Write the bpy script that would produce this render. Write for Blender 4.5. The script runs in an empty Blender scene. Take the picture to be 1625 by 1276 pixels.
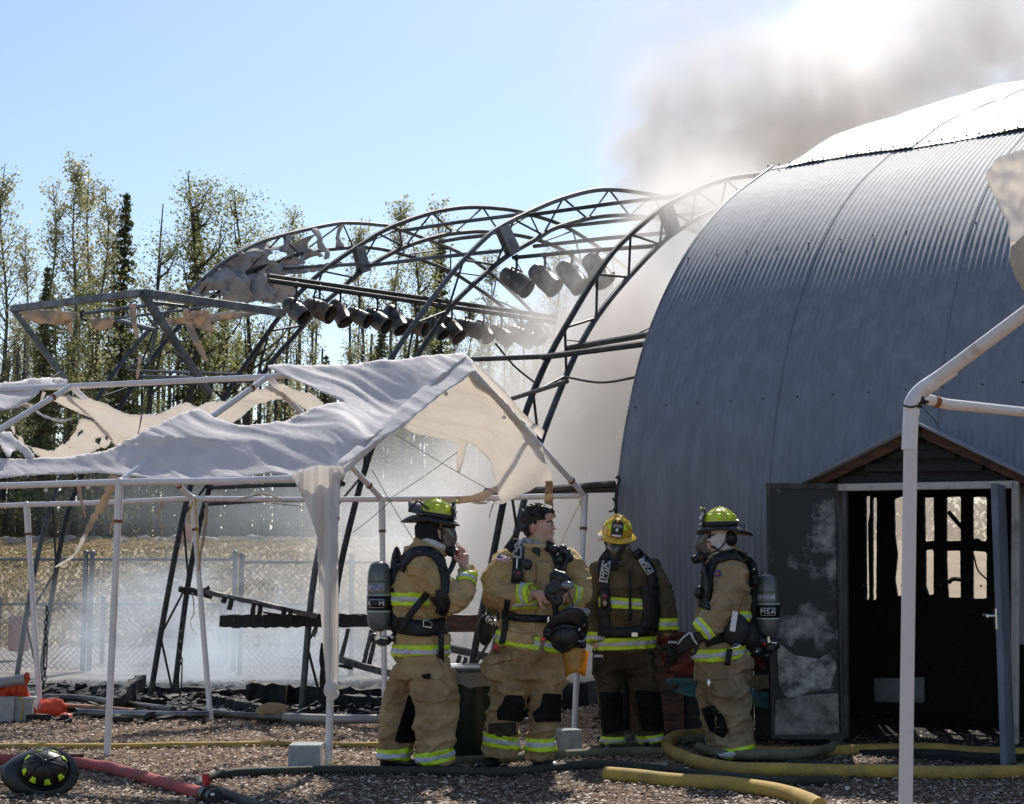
import bpy, bmesh, math, random
import numpy as np
from mathutils import Vector, Matrix, noise
from mathutils.bvhtree import BVHTree
random.seed(7); np.random.seed(7)
SC = bpy.context.scene
COL = SC.collection
# ---------------------------------------------------------------- camera, sky, sun, exposure
F = 2370.0; TH = math.atan(264/F); CZ = 1.38
cam_d = bpy.data.cameras.new('camera'); cam = bpy.data.objects.new('camera', cam_d); COL.objects.link(cam)
cam.location = (0, 0, CZ); cam.rotation_euler = (math.radians(90)+TH, 0, 0)
cam_d.sensor_width = 36; cam_d.lens = 36*F/1625; cam_d.clip_end = 3000; cam_d.clip_start = .05
SC.camera = cam
SUN_EL, SUN_AZ = 47.0, 10.0          # azimuth measured from +Y towards +X
w = bpy.data.worlds.new('World'); SC.world = w; w.use_nodes = True
nt = w.node_tree; bg = nt.nodes['Background']
sky = nt.nodes.new('ShaderNodeTexSky'); sky.sky_type = 'NISHITA'; sky.sun_disc = False
sky.sun_elevation = math.radians(SUN_EL); sky.sun_rotation = math.radians(SUN_AZ)
sky.air_density = 1.0; sky.dust_density = .6; sky.ozone_density = 2.0
nt.links.new(sky.outputs[0], bg.inputs[0]); bg.inputs[1].default_value = .135
sd = bpy.data.lights.new('sun', 'SUN'); sd.energy = 5.0; sd.angle = math.radians(.53); sd.color = (1, .95, .87)
sun = bpy.data.objects.new('sun', sd); COL.objects.link(sun)
SD = Vector((math.sin(math.radians(SUN_AZ))*math.cos(math.radians(SUN_EL)), math.cos(math.radians(SUN_AZ))*math.cos(math.radians(SUN_EL)), math.sin(math.radians(SUN_EL))))
sun.rotation_euler = SD.to_track_quat('Z', 'Y').to_euler()
SC.view_settings.view_transform = 'Standard'; SC.view_settings.look = 'None'
SC.view_settings.exposure = 0.14; SC.view_settings.gamma = 1
SC.cycles.volume_step_rate = 1.6; SC.cycles.volume_max_steps = 128; SC.cycles.volume_bounces = 8
SC.cycles.max_bounces = 10; SC.cycles.diffuse_bounces = 3; SC.cycles.glossy_bounces = 3; SC.cycles.transmission_bounces = 5
SC.cycles.transparent_max_bounces = 24
SC.cycles.use_adaptive_sampling = True; SC.cycles.adaptive_threshold = .02
try: SC.cycles.use_denoising = True
except Exception: pass

# ---------------------------------------------------------------- helpers
CT, ST = math.cos(TH), math.sin(TH)
def ray(px, py):
    dx = (px-812.5)/F; dv = (638-py)/F
    return Vector((dx, CT-dv*ST, ST+dv*CT))
CAM = Vector((0, 0, CZ))
def at(px, py, Y):
    d = ray(px, py); return CAM+d*(Y/d.y)
def gnd(px, py, z=0):
    d = ray(px, py); return CAM+d*((z-CZ)/d.z)
def vplane(px, py, P, a):
    d = ray(px, py); n = Vector((a[1], -a[0], 0)); t = n.dot(Vector((P[0], P[1], 0))-CAM)/n.dot(d)
    return CAM+d*t
MATS = {}
def mat(name, col, rough=.7, var=.25, scale=6, metal=0, bump=.15, bscale=40, col2=None, lo=.4, hi=.65, trans=0, spec=.5, stretch=(1, 1, 1), coat=0, detail=6, tcol=None, fold=0, dirt=None):
    if name in MATS: return MATS[name]
    m = bpy.data.materials.new(name); m.use_nodes = True; n = m.node_tree; L = n.links
    b = n.nodes['Principled BSDF']; tc = n.nodes.new('ShaderNodeTexCoord'); mp = n.nodes.new('ShaderNodeMapping')
    mp.inputs['Scale'].default_value = stretch; L.new(tc.outputs['Object'], mp.inputs[0])
    nz = n.nodes.new('ShaderNodeTexNoise'); nz.inputs['Scale'].default_value = scale; nz.inputs['Detail'].default_value = detail; nz.inputs['Roughness'].default_value = .65
    L.new(mp.outputs[0], nz.inputs['Vector'])
    cr = n.nodes.new('ShaderNodeValToRGB'); e = cr.color_ramp.elements
    c1 = [max(0, c*(1-var)) for c in col]; c2 = col2 or [min(1, c*(1+var)) for c in col]
    e[0].position = lo; e[1].position = hi; e[0].color = (*c1, 1) if not col2 else (*col, 1); e[1].color = (*c2, 1)
    if dirt: q = e.new(max(0, lo-.13)); q.color = (*dirt, 1)
    L.new(nz.outputs['Fac'], cr.inputs[0]); L.new(cr.outputs[0], b.inputs['Base Color'])
    b.inputs['Roughness'].default_value = rough; b.inputs['Metallic'].default_value = metal
    b.inputs['Specular IOR Level'].default_value = spec; b.inputs['Coat Weight'].default_value = coat
    if bump:
        n2 = n.nodes.new('ShaderNodeTexNoise'); n2.inputs['Scale'].default_value = bscale; n2.inputs['Detail'].default_value = 4
        L.new(mp.outputs[0], n2.inputs['Vector'])
        bp = n.nodes.new('ShaderNodeBump'); bp.inputs['Strength'].default_value = bump; bp.inputs['Distance'].default_value = .01
        L.new(n2.outputs['Fac'], bp.inputs['Height']); L.new(bp.outputs[0], b.inputs['Normal'])
        if fold:
            n3 = n.nodes.new('ShaderNodeTexNoise'); n3.noise_type = 'RIDGED_MULTIFRACTAL' if hasattr(n3, 'noise_type') else n3.noise_type; n3.inputs['Scale'].default_value = fold; n3.inputs['Detail'].default_value = 3; n3.inputs['Distortion'].default_value = 1.2; L.new(mp.outputs[0], n3.inputs['Vector'])
            b2 = n.nodes.new('ShaderNodeBump'); b2.inputs['Strength'].default_value = 1; b2.inputs['Distance'].default_value = .02; L.new(n3.outputs['Fac'], b2.inputs['Height']); L.new(bp.outputs[0], b2.inputs['Normal']); L.new(b2.outputs[0], b.inputs['Normal'])
    if trans:
        t = n.nodes.new('ShaderNodeBsdfTranslucent'); t.inputs[0].default_value = (*(tcol or (0, 0, 0)), 1)
        if not tcol: L.new(cr.outputs[0], t.inputs[0])
        mx = n.nodes.new('ShaderNodeMixShader'); mx.inputs[0].default_value = trans
        out = [q for q in n.nodes if q.type == 'OUTPUT_MATERIAL'][0]
        L.new(b.outputs[0], mx.inputs[1]); L.new(t.outputs[0], mx.inputs[2]); L.new(mx.outputs[0], out.inputs[0])
    MATS[name] = m; return m
class MB:
    def __init__(s): s.v = []; s.f = []; s.mi = []; s.cur = 0
    def add(s, vs, fs):
        o = len(s.v); s.v += [tuple(q) for q in vs]; s.f += [tuple(i+o for i in f) for f in fs]; s.mi += [s.cur]*len(fs); return s
    def tube(s, pts, r, n=8, cap=True, flat=1.0):
        pts = [Vector(p) for p in pts]; N = len(pts)
        rs = r if isinstance(r, (list, tuple)) else [r]*N
        vs = []; ref = None
        for i, p in enumerate(pts):
            t = (pts[min(i+1, N-1)]-pts[max(i-1, 0)])
            if t.length < 1e-9: t = Vector((0, 0, 1))
            t.normalize()
            if ref is None: ref = t.orthogonal().normalized()
            u = (ref-t*ref.dot(t))
            if u.length < 1e-6: u = t.orthogonal()
            u.normalize(); ref = u; v = t.cross(u)
            for k in range(n):
                a = 2*math.pi*k/n; vs.append(p+u*(math.cos(a)*rs[i])+v*(math.sin(a)*rs[i]*flat))
        fs = [(i*n+k, i*n+(k+1) % n, (i+1)*n+(k+1) % n, (i+1)*n+k) for i in range(N-1) for k in range(n)]
        if cap: fs += [tuple(reversed(range(n))), tuple((N-1)*n+k for k in range(n))]
        return s.add(vs, fs)
    def beam(s, p, q, w, h, up=Vector((0, 0, 1)), cuts=1, jit=0):
        p = Vector(p); q = Vector(q); t = (q-p).normalized()
        sd = t.cross(up)
        if sd.length < 1e-5: sd = Vector((1, 0, 0))
        sd.normalize(); u = sd.cross(t)
        vs = []
        for i in range(cuts+1):
            c = p.lerp(q, i/cuts)
            if jit: c = c+t*random.uniform(-jit, jit)*.5
            for a, b in ((-1, -1), (1, -1), (1, 1), (-1, 1)):
                vs.append(c+sd*(a*w/2+random.uniform(-jit, jit))+u*(b*h/2+random.uniform(-jit, jit)))
        fs = [(i*4+k, i*4+(k+1) % 4, i*4+4+(k+1) % 4, i*4+4+k) for i in range(cuts) for k in range(4)]
        fs += [(3, 2, 1, 0), tuple(cuts*4+k for k in range(4))]
        return s.add(vs, fs)
    def box(s, c, d, rot=0):
        c = Vector(c); R = Matrix.Rotation(rot, 3, 'Z')
        vs = [c+R @ Vector((x*d[0]/2, y*d[1]/2, z*d[2]/2)) for x in (-1, 1) for y in (-1, 1) for z in (-1, 1)]
        return s.add(vs, [(0, 1, 3, 2), (4, 6, 7, 5), (0, 4, 5, 1), (2, 3, 7, 6), (0, 2, 6, 4), (1, 5, 7, 3)])
    def ell(s, c, r, nu=14, nv=9, M=None, jit=0):
        c = Vector(c); vs = []
        M = M or Matrix.Identity(3)
        for i in range(nv+1):
            th = math.pi*i/nv
            for k in range(nu):
                a = 2*math.pi*k/nu; j = 1+random.uniform(-jit, jit)
                vs.append(c+M @ Vector((r[0]*math.sin(th)*math.cos(a)*j, r[1]*math.sin(th)*math.sin(a)*j, r[2]*math.cos(th)*j)))
        fs = [(i*nu+k, (i+1)*nu+k, (i+1)*nu+(k+1) % nu, i*nu+(k+1) % nu) for i in range(nv) for k in range(nu)]
        return s.add(vs, fs)
    def grid(s, fn, nu, nv):
        vs = [fn(i/nu, j/nv) for i in range(nu+1) for j in range(nv+1)]
        return s.add(vs, [(i*(nv+1)+j, (i+1)*(nv+1)+j, (i+1)*(nv+1)+j+1, i*(nv+1)+j+1) for i in range(nu) for j in range(nv)])
    def build(s, name, m, parent=None, smooth=True, solid=0, bevel=0):
        me = bpy.data.meshes.new(name); me.from_pydata(s.v, [], s.f)
        ms = m if isinstance(m, (list, tuple)) else [m]
        for q in ms: me.materials.append(q)
        if len(ms) > 1: me.polygons.foreach_set('material_index', s.mi)
        me.update()
        o = bpy.data.objects.new(name, me); COL.objects.link(o); setpar(o, parent)
        if smooth:
            me.polygons.foreach_set('use_smooth', [True]*len(me.polygons))
            try: me.set_sharp_from_angle(angle=math.radians(50))
            except Exception: pass
        if bevel:
            b = o.modifiers.new('b', 'BEVEL'); b.width = bevel; b.segments = 2; b.limit_method = 'ANGLE'
        if solid:
            q = o.modifiers.new('s', 'SOLIDIFY'); q.thickness = solid; q.offset = 0
        return o
LOC = {}
def setpar(o, parent):
    if parent is not None:
        o.parent = parent; o.matrix_parent_inverse = Matrix.Translation(-parent.location)
def tag(o, label=None, cat=None, group=None, kind=None):
    if label: o['label'] = label
    if cat: o['category'] = cat
    if group: o['group'] = group
    if kind: o['kind'] = kind
    return o
def thing(name, label, cat, loc=(0, 0, 0), group=None):
    o = bpy.data.objects.new(name, None); COL.objects.link(o); o.location = loc; o.empty_display_size = .1
    return tag(o, label, cat, group)
def inpoly(x, y, P):
    c = False; j = len(P)-1
    for i in range(len(P)):
        xi, yi = P[i]; xj, yj = P[j]
        if (yi > y) != (yj > y) and x < (xj-xi)*(y-yi)/(yj-yi)+xi: c = not c
        j = i
    return c
def edge_snap(x, y, Ps, mx):
    best = None; bd = mx*mx
    for P in Ps:
        for i in range(len(P)):
            ax, ay = P[i-1]; bx, by = P[i]; dx = bx-ax; dy = by-ay; q = dx*dx+dy*dy
            if q == 0: continue
            t = max(0, min(1, ((x-ax)*dx+(y-ay)*dy)/q)); cx = ax+dx*t; cy = ay+dy*t
            d = (cx-x)**2+(cy-y)**2
            if d < bd: bd = d; best = (cx, cy)
    return best or (x, y)
def sheet(name, poly, pos, m, parent, cell=4, holes=(), solid=.003, snap=True, rag=0):
    """cloth or board cut to an outline: pos(px,py) gives the world point of every outline pixel on its own surface"""
    xs = [p[0] for p in poly]; ys = [p[1] for p in poly]
    x0, x1, y0, y1 = min(xs), max(xs), min(ys), max(ys)
    nx = int((x1-x0)/cell)+2; ny = int((y1-y0)/cell)+2
    idx = {}; V = []; Fs = []; keep = []
    for i in range(nx):
        for j in range(ny):
            cx = x0+(i+.5)*cell-cell/2; cy = y0+(j+.5)*cell-cell/2
            if inpoly(cx, cy, poly) and not any(inpoly(cx, cy, h) for h in holes): keep.append((i, j))
    ks = set(keep)
    def vid(i, j):
        if (i, j) not in idx:
            x = x0+i*cell-cell/2; y = y0+j*cell-cell/2
            full = all((a, b) in ks for a in (i-1, i) for b in (j-1, j))
            if not full and snap: x, y = edge_snap(x, y, [poly]+list(holes), cell*1.1)
            if not full and rag: x += random.uniform(-rag, rag); y += random.uniform(-rag, rag)
            idx[(i, j)] = len(V); V.append(tuple(pos(x, y)))
        return idx[(i, j)]
    for i, j in keep: Fs.append((vid(i, j), vid(i, j+1), vid(i+1, j+1), vid(i+1, j)))
    b = MB(); b.add(V, Fs); return b.build(name, m, parent, solid=solid)
def plane3(A, B, C):
    n = (B-A).cross(C-A).normalized()
    def f(px, py):
        d = ray(px, py); return CAM+d*(n.dot(A-CAM)/n.dot(d))
    f.n = n if n.z > 0 else -n; return f
def nz(p, s=1.0): return noise.noise(Vector(p)*s)
def bez(pts, n=8):
    """Catmull-Rom through the points"""
    P = [Vector(p) for p in pts]; P = [P[0]*2-P[1]]+P+[P[-1]*2-P[-2]]; out = []
    for i in range(1, len(P)-2):
        for k in range(n):
            t = k/n; a, b, c, d = P[i-1:i+3]
            out.append(.5*((2*b)+(c-a)*t+(2*a-5*b+4*c-d)*t*t+(3*b-a-3*c+d)*t**3))
    out.append(P[-2]); return out
def text(s, size, M, m, parent, name='lettering', ext=.0006):
    c = bpy.data.curves.new(name, 'FONT'); c.body = s; c.size = size; c.extrude = ext; c.align_x = 'CENTER'; c.align_y = 'CENTER'
    c.materials.append(m); o = bpy.data.objects.new(name, c); COL.objects.link(o); me = bpy.data.meshes.new_from_object(o.evaluated_get(bpy.context.evaluated_depsgraph_get())); bpy.data.objects.remove(o)
    me.transform(M); o = bpy.data.objects.new(name, me); COL.objects.link(o); setpar(o, parent); return o

# ---------------------------------------------------------------- materials
M_steel = mat('weathered_steel', (.16, .165, .17), .45, .35, 5, .6, .25, 30)
M_burnt = mat('burnt_steel', (.035, .033, .032), .6, .5, 9, .3, .3, 60, col2=(.10, .085, .07), lo=.45, hi=.75)
M_pole = mat('painted_pipe', (.74, .69, .68), .38, .07, 8, 0, .05, 60)
M_rustpole = mat('rust_stained_pipe', (.68, .62, .59), .45, .1, 7, 0, .08, 60, col2=(.35, .15, .06), lo=.6, hi=.78)
M_rust = mat('rust', (.22, .08, .03), .8, .3)
M_cloth = mat('white_tarp', (.86, .83, .85), .62, .06, 5, 0, .45, 26, spec=.3, trans=.5, tcol=(.92, .87, .79))
M_rag = mat('scorched_cloth', (.62, .50, .38), .8, .2, 8, 0, .4, 30, col2=(.30, .2, .12), lo=.5, hi=.8, trans=.4)
M_dirtycloth = mat('sooty_cloth', (.50, .46, .44), .8, .3, 6, 0, .5, 24, col2=(.16, .13, .11), lo=.5, hi=.75, trans=.3)
M_char = mat('charred_wood', (.012, .011, .010), .75, .5, 14, 0, .8, 45, col2=(.05, .045, .04), lo=.55, hi=.8)
M_brownwood = mat('scorched_wood', (.12, .045, .022), .7, .5, 6, 0, .4, 40, col2=(.02, .012, .01), stretch=(1, 1, 5))
M_ash = mat('ash', (.30, .29, .29), .9, .4, 9, 0, .5, 40)
M_black = mat('black_nylon', (.012, .012, .013), .6, .3, 20, 0, .4, 90)
M_rubber = mat('black_rubber', (.015, .015, .016), .4, .3, 20, 0, .1)
M_chrome = mat('bright_metal', (.7, .7, .7), .25, .1, 20, 1, 0)
M_conc = mat('concrete', (.36, .36, .35), .9, .15, 14, 0, .6, 80)
M_lime = mat('lime_reflective', (.62, .85, .03), .4, .12, 12, 0, .1)
M_silver = mat('silver_reflective', (.55, .56, .60), .35, .12, 30, 0, .15)
M_white = mat('white_print', (.75, .75, .75), .5, .05)
M_yrope = mat('yellow_rope', (.65, .45, .04), .7, .2, 30)
# ---------------------------------------------------------------- ground
def gz(x, y):
    z = 0.0
    if y > 23: t = min(1, (y-23)/18); z = 2.15*(t*t*(3-2*t))
    if 12.6 < y < 16 and .2 < x < 3.2: z += .22*math.exp(-((x-1.2)/.8)**2-((y-13.6)/.55)**2)
    return z+.02*nz((x, y, 0), .7)*(1 if y > 9 else .6)-.004
def make_ground():
    xs = sorted(set([-900, -400, -200, -100]+[x*.5 for x in range(-120, 121)]+[x*.12 for x in range(-60, 61)]+[100, 200, 400, 900]))
    ys = sorted(set([-300, -60, -20]+[y*.12 for y in range(-10, 180)]+[21.6+y*.5 for y in range(0, 60)]+[52+y*4 for y in range(0, 15)]+[150, 300, 600, 1200]))
    b = MB(); V = [(x, y, gz(x, y)) for x in xs for y in ys]; n = len(ys)
    b.add(V, [(i*n+j, (i+1)*n+j, (i+1)*n+j+1, i*n+j+1) for i in range(len(xs)-1) for j in range(n-1)])
    m = bpy.data.materials.new('ground_mix'); m.use_nodes = True; N = m.node_tree; L = N.links; P = N.nodes['Principled BSDF']; P.inputs['Roughness'].default_value = .95; P.inputs['Specular IOR Level'].default_value = .2
    geo = N.nodes.new('ShaderNodeNewGeometry'); sx = N.nodes.new('ShaderNodeSeparateXYZ'); L.new(geo.outputs['Position'], sx.inputs[0])
    def noise_(sc, de=6):
        q = N.nodes.new('ShaderNodeTexNoise'); q.inputs['Scale'].default_value = sc; q.inputs['Detail'].default_value = de; q.inputs['Roughness'].default_value = .7; L.new(geo.outputs['Position'], q.inputs['Vector']); return q
    def ramp(src, stops):
        r = N.nodes.new('ShaderNodeValToRGB'); L.new(src, r.inputs[0]); e = r.color_ramp.elements
        while len(e) < len(stops): e.new(.5)
        for k, (p, c) in enumerate(stops): e[k].position = p; e[k].color = (*c, 1)
        return r
    fine = noise_(26); mid = noise_(2.2); big = noise_(.35)
    chip = ramp(fine.outputs['Fac'], [(.32, (.06, .036, .022)), (.5, (.22, .14, .09)), (.7, (.46, .34, .25))])
    ashc = ramp(fine.outputs['Fac'], [(.35, (.012, .011, .011)), (.55, (.09, .08, .08)), (.72, (.36, .34, .34))])
    grav = ramp(mid.outputs['Fac'], [(.35, (.20, .17, .15)), (.7, (.42, .38, .34))])
    gr = ramp(noise_(1.3, 8).outputs['Fac'], [(.35, (.20, .16, .08)), (.5, (.38, .30, .18)), (.68, (.50, .40, .27))])
    def mrange(a, c, src):
        ad = N.nodes.new('ShaderNodeMath'); ad.operation = 'MULTIPLY_ADD'; L.new(mid.outputs['Fac'], ad.inputs[0]); ad.inputs[1].default_value = 2.2; L.new(src, ad.inputs[2])
        q = N.nodes.new('ShaderNodeMapRange'); q.inputs['From Min'].default_value = a+1.1; q.inputs['From Max'].default_value = c+1.1; L.new(ad.outputs[0], q.inputs['Value']); return q
    def mix(f, A, B):
        q = N.nodes.new('ShaderNodeMix'); q.data_type = 'RGBA'; L.new(f, q.inputs['Factor']); L.new(A, q.inputs['A']); L.new(B, q.inputs['B']); return q.outputs['Result']
    c = mix(mrange(13.9, 14.3, sx.outputs['Y']).outputs[0], chip.outputs[0], ashc.outputs[0])
    c = mix(mrange(18.3, 19.3, sx.outputs['Y']).outputs[0], c, grav.outputs[0])
    c = mix(mrange(24.5, 26, sx.outputs['Y']).outputs[0], c, gr.outputs[0])
    L.new(c, P.inputs['Base Color'])
    bp = N.nodes.new('ShaderNodeBump'); bp.inputs['Strength'].default_value = .9; bp.inputs['Distance'].default_value = .03; L.new(fine.outputs['Fac'], bp.inputs['Height']); L.new(bp.outputs[0], P.inputs['Normal'])
    tag(b.build('ground', m), 'woodchip and bare ground running back to a dry grass bank', kind='structure')
make_ground()
# loose woodchips: thousands of curled flakes
def chips(name, n, y0, y1, size, mats, label, seed, xr=None, fn=None):
    rs = np.random.RandomState(seed); V = []; Fc = []; mi = []
    k = 0
    while k < n:
        y = y0+(y1-y0)*rs.rand()**1.3; x = (rs.rand()*2-1)*(.36*y+.2) if xr is None else xr[0]+(xr[1]-xr[0])*rs.rand()
        if fn and not fn(x, y, rs): 
            k += .2; continue
        s = size*(.35+rs.rand()**2*1.5); a = rs.rand()*6.28; l = s; w_ = s*(.2+.4*rs.rand()); ti = (rs.rand()-.5)*.9; z = gz(x, y)+.004+rs.rand()*.012
        ca, sa = math.cos(a), math.sin(a); o = len(V)
        for u, v in ((-1, -1), (0, -1.1), (1, -.8), (1, .9), (0, 1.1), (-1, 1)):
            lx = u*l/2; ly = v*w_/2; lz = .25*w_*(1-u*u)+ti*v*w_/2+(rs.rand()-.5)*.004
            V.append((x+lx*ca-ly*sa, y+lx*sa+ly*ca, z+lz+abs(ti)*w_/2))
        Fc += [(o, o+1, o+4, o+5), (o+1, o+2, o+3, o+4)]; q = rs.randint(len(mats)); mi += [q, q]; k += 1
    b = MB(); b.v = V; b.f = Fc; b.mi = mi
    tag(b.build(name, mats, smooth=False), label, kind='stuff')
CH = [mat('chip_brown', (.25, .165, .11), .9, .3, 12, 0, 0), mat('chip_tan', (.42, .31, .22), .85, .3, 12, 0, 0), mat('chip_pale', (.60, .50, .40), .8, .2, 12, 0, 0), mat('chip_dark', (.06, .04, .03), .9, .3, 12, 0, 0)]
CH = [CH[0], CH[1], CH[2], CH[3], CH[0], CH[3]]
chips('woodchips', 110000, 8.0, 14.3, .022, CH, 'loose brown and pale woodchips covering the foreground ground', 3)
chips('ash_litter', 16000, 14.0, 18.5, .045, [M_char, M_ash, mat('soot', (.03, .03, .03), .9, .3, 9, 0, 0)], 'black and grey ash litter on the burnt ground', 4)
# grass tufts of the bank
def grass():
    rs = np.random.RandomState(9); V = []; Fc = []
    for k in range(26000):
        y = 25+rs.rand()*16; x = -16+22*rs.rand(); z = gz(x, y)
        for q in range(2):
            a = rs.rand()*6.28; h = .03+.05*rs.rand(); o = len(V); dx, dy = math.cos(a)*.02, math.sin(a)*.02
            V += [(x-dx, y-dy, z), (x+dx, y+dy, z), (x+dx*.4+rs.randn()*.04, y+dy, z+h), (x-dx*.6+rs.randn()*.04, y-dy, z+h)]; Fc.append((o, o+1, o+2, o+3))
    b = MB(); b.add(V, Fc); tag(b.build('grass', mat('dry_grass', (.27, .21, .10), .8, .3, 1.2, 0, 0, col2=(.52, .40, .24), trans=.3), smooth=False), 'short dry yellow green grass on the bank', kind='stuff')
grass()

# ---------------------------------------------------------------- barn
BA = Vector((.537, .843, 0)); BB = Vector((.843, -.537, 0)); B0 = Vector((.907, 12.8, 0))
def bp_(t, c, z): return B0+BB*t+BA*c+Vector((0, 0, z))
PROF = [(0, .83), (0, 1.3), (-.0, 1.82), (.08, 2.3), (.24, 2.76), (.50, 3.30), (.87, 3.8), (1.33, 4.28), (1.85, 4.71), (2.45, 5.11), (3.1, 5.46), (3.6, 5.72)]
PROF2 = [(3.42, 5.65), (4.4, 6.10), (5.4, 6.52), (7.2, 7.18), (9, 7.85), (11, 8.56), (13, 9.25), (15, 9.75)]
def prof_pts(P, n): 
    q = bez([(c, 0, z) for c, z in P], n); return [(v.x, v.z) for v in q]
def bplane_t(px, c=0):
    k = (px-812.5)/F/CT   # first guess, refined with the true ray
    d = ray(px, 900); k = d.x/d.y
    X0 = B0.x+BA.x*c; Y0 = B0.y+BA.y*c
    return (k*Y0-X0)/(BB.x-k*BB.y)
barn = thing('barn', 'long arched barn clad in grey corrugated metal with burnt doorway', 'barn', bp_(3, 6, 0))
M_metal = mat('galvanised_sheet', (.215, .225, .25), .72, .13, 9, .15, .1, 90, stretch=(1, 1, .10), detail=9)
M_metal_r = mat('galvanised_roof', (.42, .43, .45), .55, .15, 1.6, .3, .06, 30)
DT0, DT1 = bplane_t(1338), bplane_t(1612)
def corr(tA, tB, P, amp, lift, n, hole=False):
    pts = prof_pts(P, n); pitch = .052; per = 6
    k0 = int(tA/pitch*per); k1 = int(tB/pitch*per)
    # curve normals
    nr = []
    for i in range(len(pts)):
        a = pts[max(i-1, 0)]; c = pts[min(i+1, len(pts)-1)]; dx = c[0]-a[0]; dz = c[1]-a[1]; l = math.hypot(dx, dz) or 1; nr.append((-dz/l, dx/l))
    b = MB(); V = []; m = k1-k0+1
    for k in range(k0, k1+1):
        t = k*pitch/per; h = amp*math.cos(2*math.pi*k/per)+lift
        dent = .012*nz((t*1.1, 3, lift*7))
        for (c, z), (nc, nzv) in zip(pts, nr):
            hh = h+dent+(.010 if hole else .035)*nz((t*.9, z*.8+c*.5*(not hole), 5))+(0 if hole else .012*nz((t*5, c*2, 9))); V.append(bp_(t, c+nc*hh, z+nzv*hh))
    nn = len(pts)
    Fc = []
    for i in range(m-1):
        for j in range(nn-1):
            tm = (k0+i+.5)*pitch/per
            if hole and DT0 < tm < DT1 and pts[j][1] < 2.02: continue
            Fc.append((i*nn+j, i*nn+j+1, (i+1)*nn+j+1, (i+1)*nn+j))
    b.add(V, Fc); return b
T = 0.0; k = 0
while T < 7.3:
    W = .052*13
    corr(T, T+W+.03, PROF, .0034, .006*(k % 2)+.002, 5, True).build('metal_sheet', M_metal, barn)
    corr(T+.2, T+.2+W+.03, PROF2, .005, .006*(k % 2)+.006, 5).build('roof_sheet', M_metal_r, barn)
    T += W; k += 1
# drip edge, ragged cap and rivets along the lap
b = MB()
for i in range(60):
    t = i*.125; q = bp_(t, 3.44, 5.67); b.ell(q+Vector((0, -.01, .012)), (.011, .011, .011), 6, 4)
b.build('rivets', M_burnt, barn)['kind'] = 'stuff'
b = MB()
for zc in ((.02, 1.25), (.25, 2.78), (1.35, 4.30)):
    for i in range(24):
        q = bp_(i*.3+.05, zc[0]-.012, zc[1]); b.ell(q, (.009, .009, .009), 6, 4)
b.build('screws', M_burnt, barn)['kind'] = 'stuff'
b = MB()
for t0 in [0]:
    b.tube([bp_(t*.25, 3.44+.01*nz((t, 0, 0)), 5.64+.012*nz((t, 4, 0))) for t in range(0, 31)], .008, 6, flat=.4)
b.build('lap_edge', M_burnt, barn)
# corner trim along the left arch end
pp = prof_pts(PROF, 5)
b = MB(); b.tube([bp_(-.01, c, z) for c, z in pp], .014, 6); b.build('end_trim', mat('sooty_trim', (.2, .19, .19), .6, .4, 4, .3), barn)
# added end walls (sooty), partition with window holes, floor, sill
def gable(t, name, cm=99):
    P = [(c, z) for c, z in pp]+[(c, z) for c, z in prof_pts(PROF2, 3)[1:]]; P = [q for q in P if q[0] < cm]
    V = []; Fc = []
    for c, z in P: V += [bp_(t, c+.02, z-.05), bp_(t, c+.02, 0)]
    b = MB(); b.add(V, [(2*i, 2*i+1, 2*i+3, 2*i+2) for i in range(len(P)-1)]); b.build(name, M_char, barn, solid=.05)
gable(.05, 'added_end_wall', 2.7); gable(7.3, 'added_end_wall')  # unseen end walls, put in to keep the interior dark
b = MB(); b.add([bp_(.05, .05, .01), bp_(7.3, .05, .01), bp_(7.3, 15, .01), bp_(.05, 15, .01)], [(0, 1, 2, 3)]); b.build('floor', M_char, barn, solid=.02)
part = plane3(bp_(0, 2.6, 0), bp_(1, 2.6, 0), bp_(0, 2.6, 1))
holes = [[(1374, 788), (1382, 786), (1382, 815), (1379, 830), (1381, 952), (1375, 952)], [(1385, 790), (1393, 788), (1392, 951), (1385, 953)], [(1419, 792), (1430, 788), (1446, 790), (1446, 944), (1424, 946), (1420, 920), (1424, 880), (1420, 850)],
         [(1467, 790), (1483, 789), (1484, 858), (1468, 860)], [(1502, 789), (1526, 788), (1526, 858), (1502, 859)], [(1544, 788), (1567, 789), (1567, 860), (1557, 858), (1550, 854), (1544, 858)],
         [(1469, 873), (1483, 872), (1483, 944), (1474, 944), (1469, 930)], [(1502, 874), (1525, 874), (1526, 948), (1505, 948), (1503, 920)], [(1544, 874), (1567, 876), (1567, 950), (1544, 950)]]
sheet('partition_wall', [(1240, 560), (1725, 560), (1725, 1150), (1240, 1150)], part, M_char, barn, cell=3, holes=holes, solid=.06, rag=.3)
b = MB(); b.tube([part(1505, 812), part(1527, 838)], .02, 6); b.build('brace', M_char, barn)
b = MB(); b.tube(bez([part(1505, 925), part(1512, 919), part(1526, 920)], 4), .02, 6); b.tube(bez([part(1545, 880), part(1552, 905), part(1567, 920)], 4), .008, 5); b.build('wire', M_char, barn)
# knee wall under the sheets: boards
x = 0.0; k = 0
while x < 7.2:
    wdt = .6
    if not (DT0-.05 < x+wdt/2 < DT1+.05):
        b = MB(); b.beam(bp_(x+.01, .05, .42), bp_(x+wdt-.01, .05, .42), .04, .80); b.build('board', M_char if k % 3 else M_brownwood, barn, bevel=.004)
    x += wdt; k += 1
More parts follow.
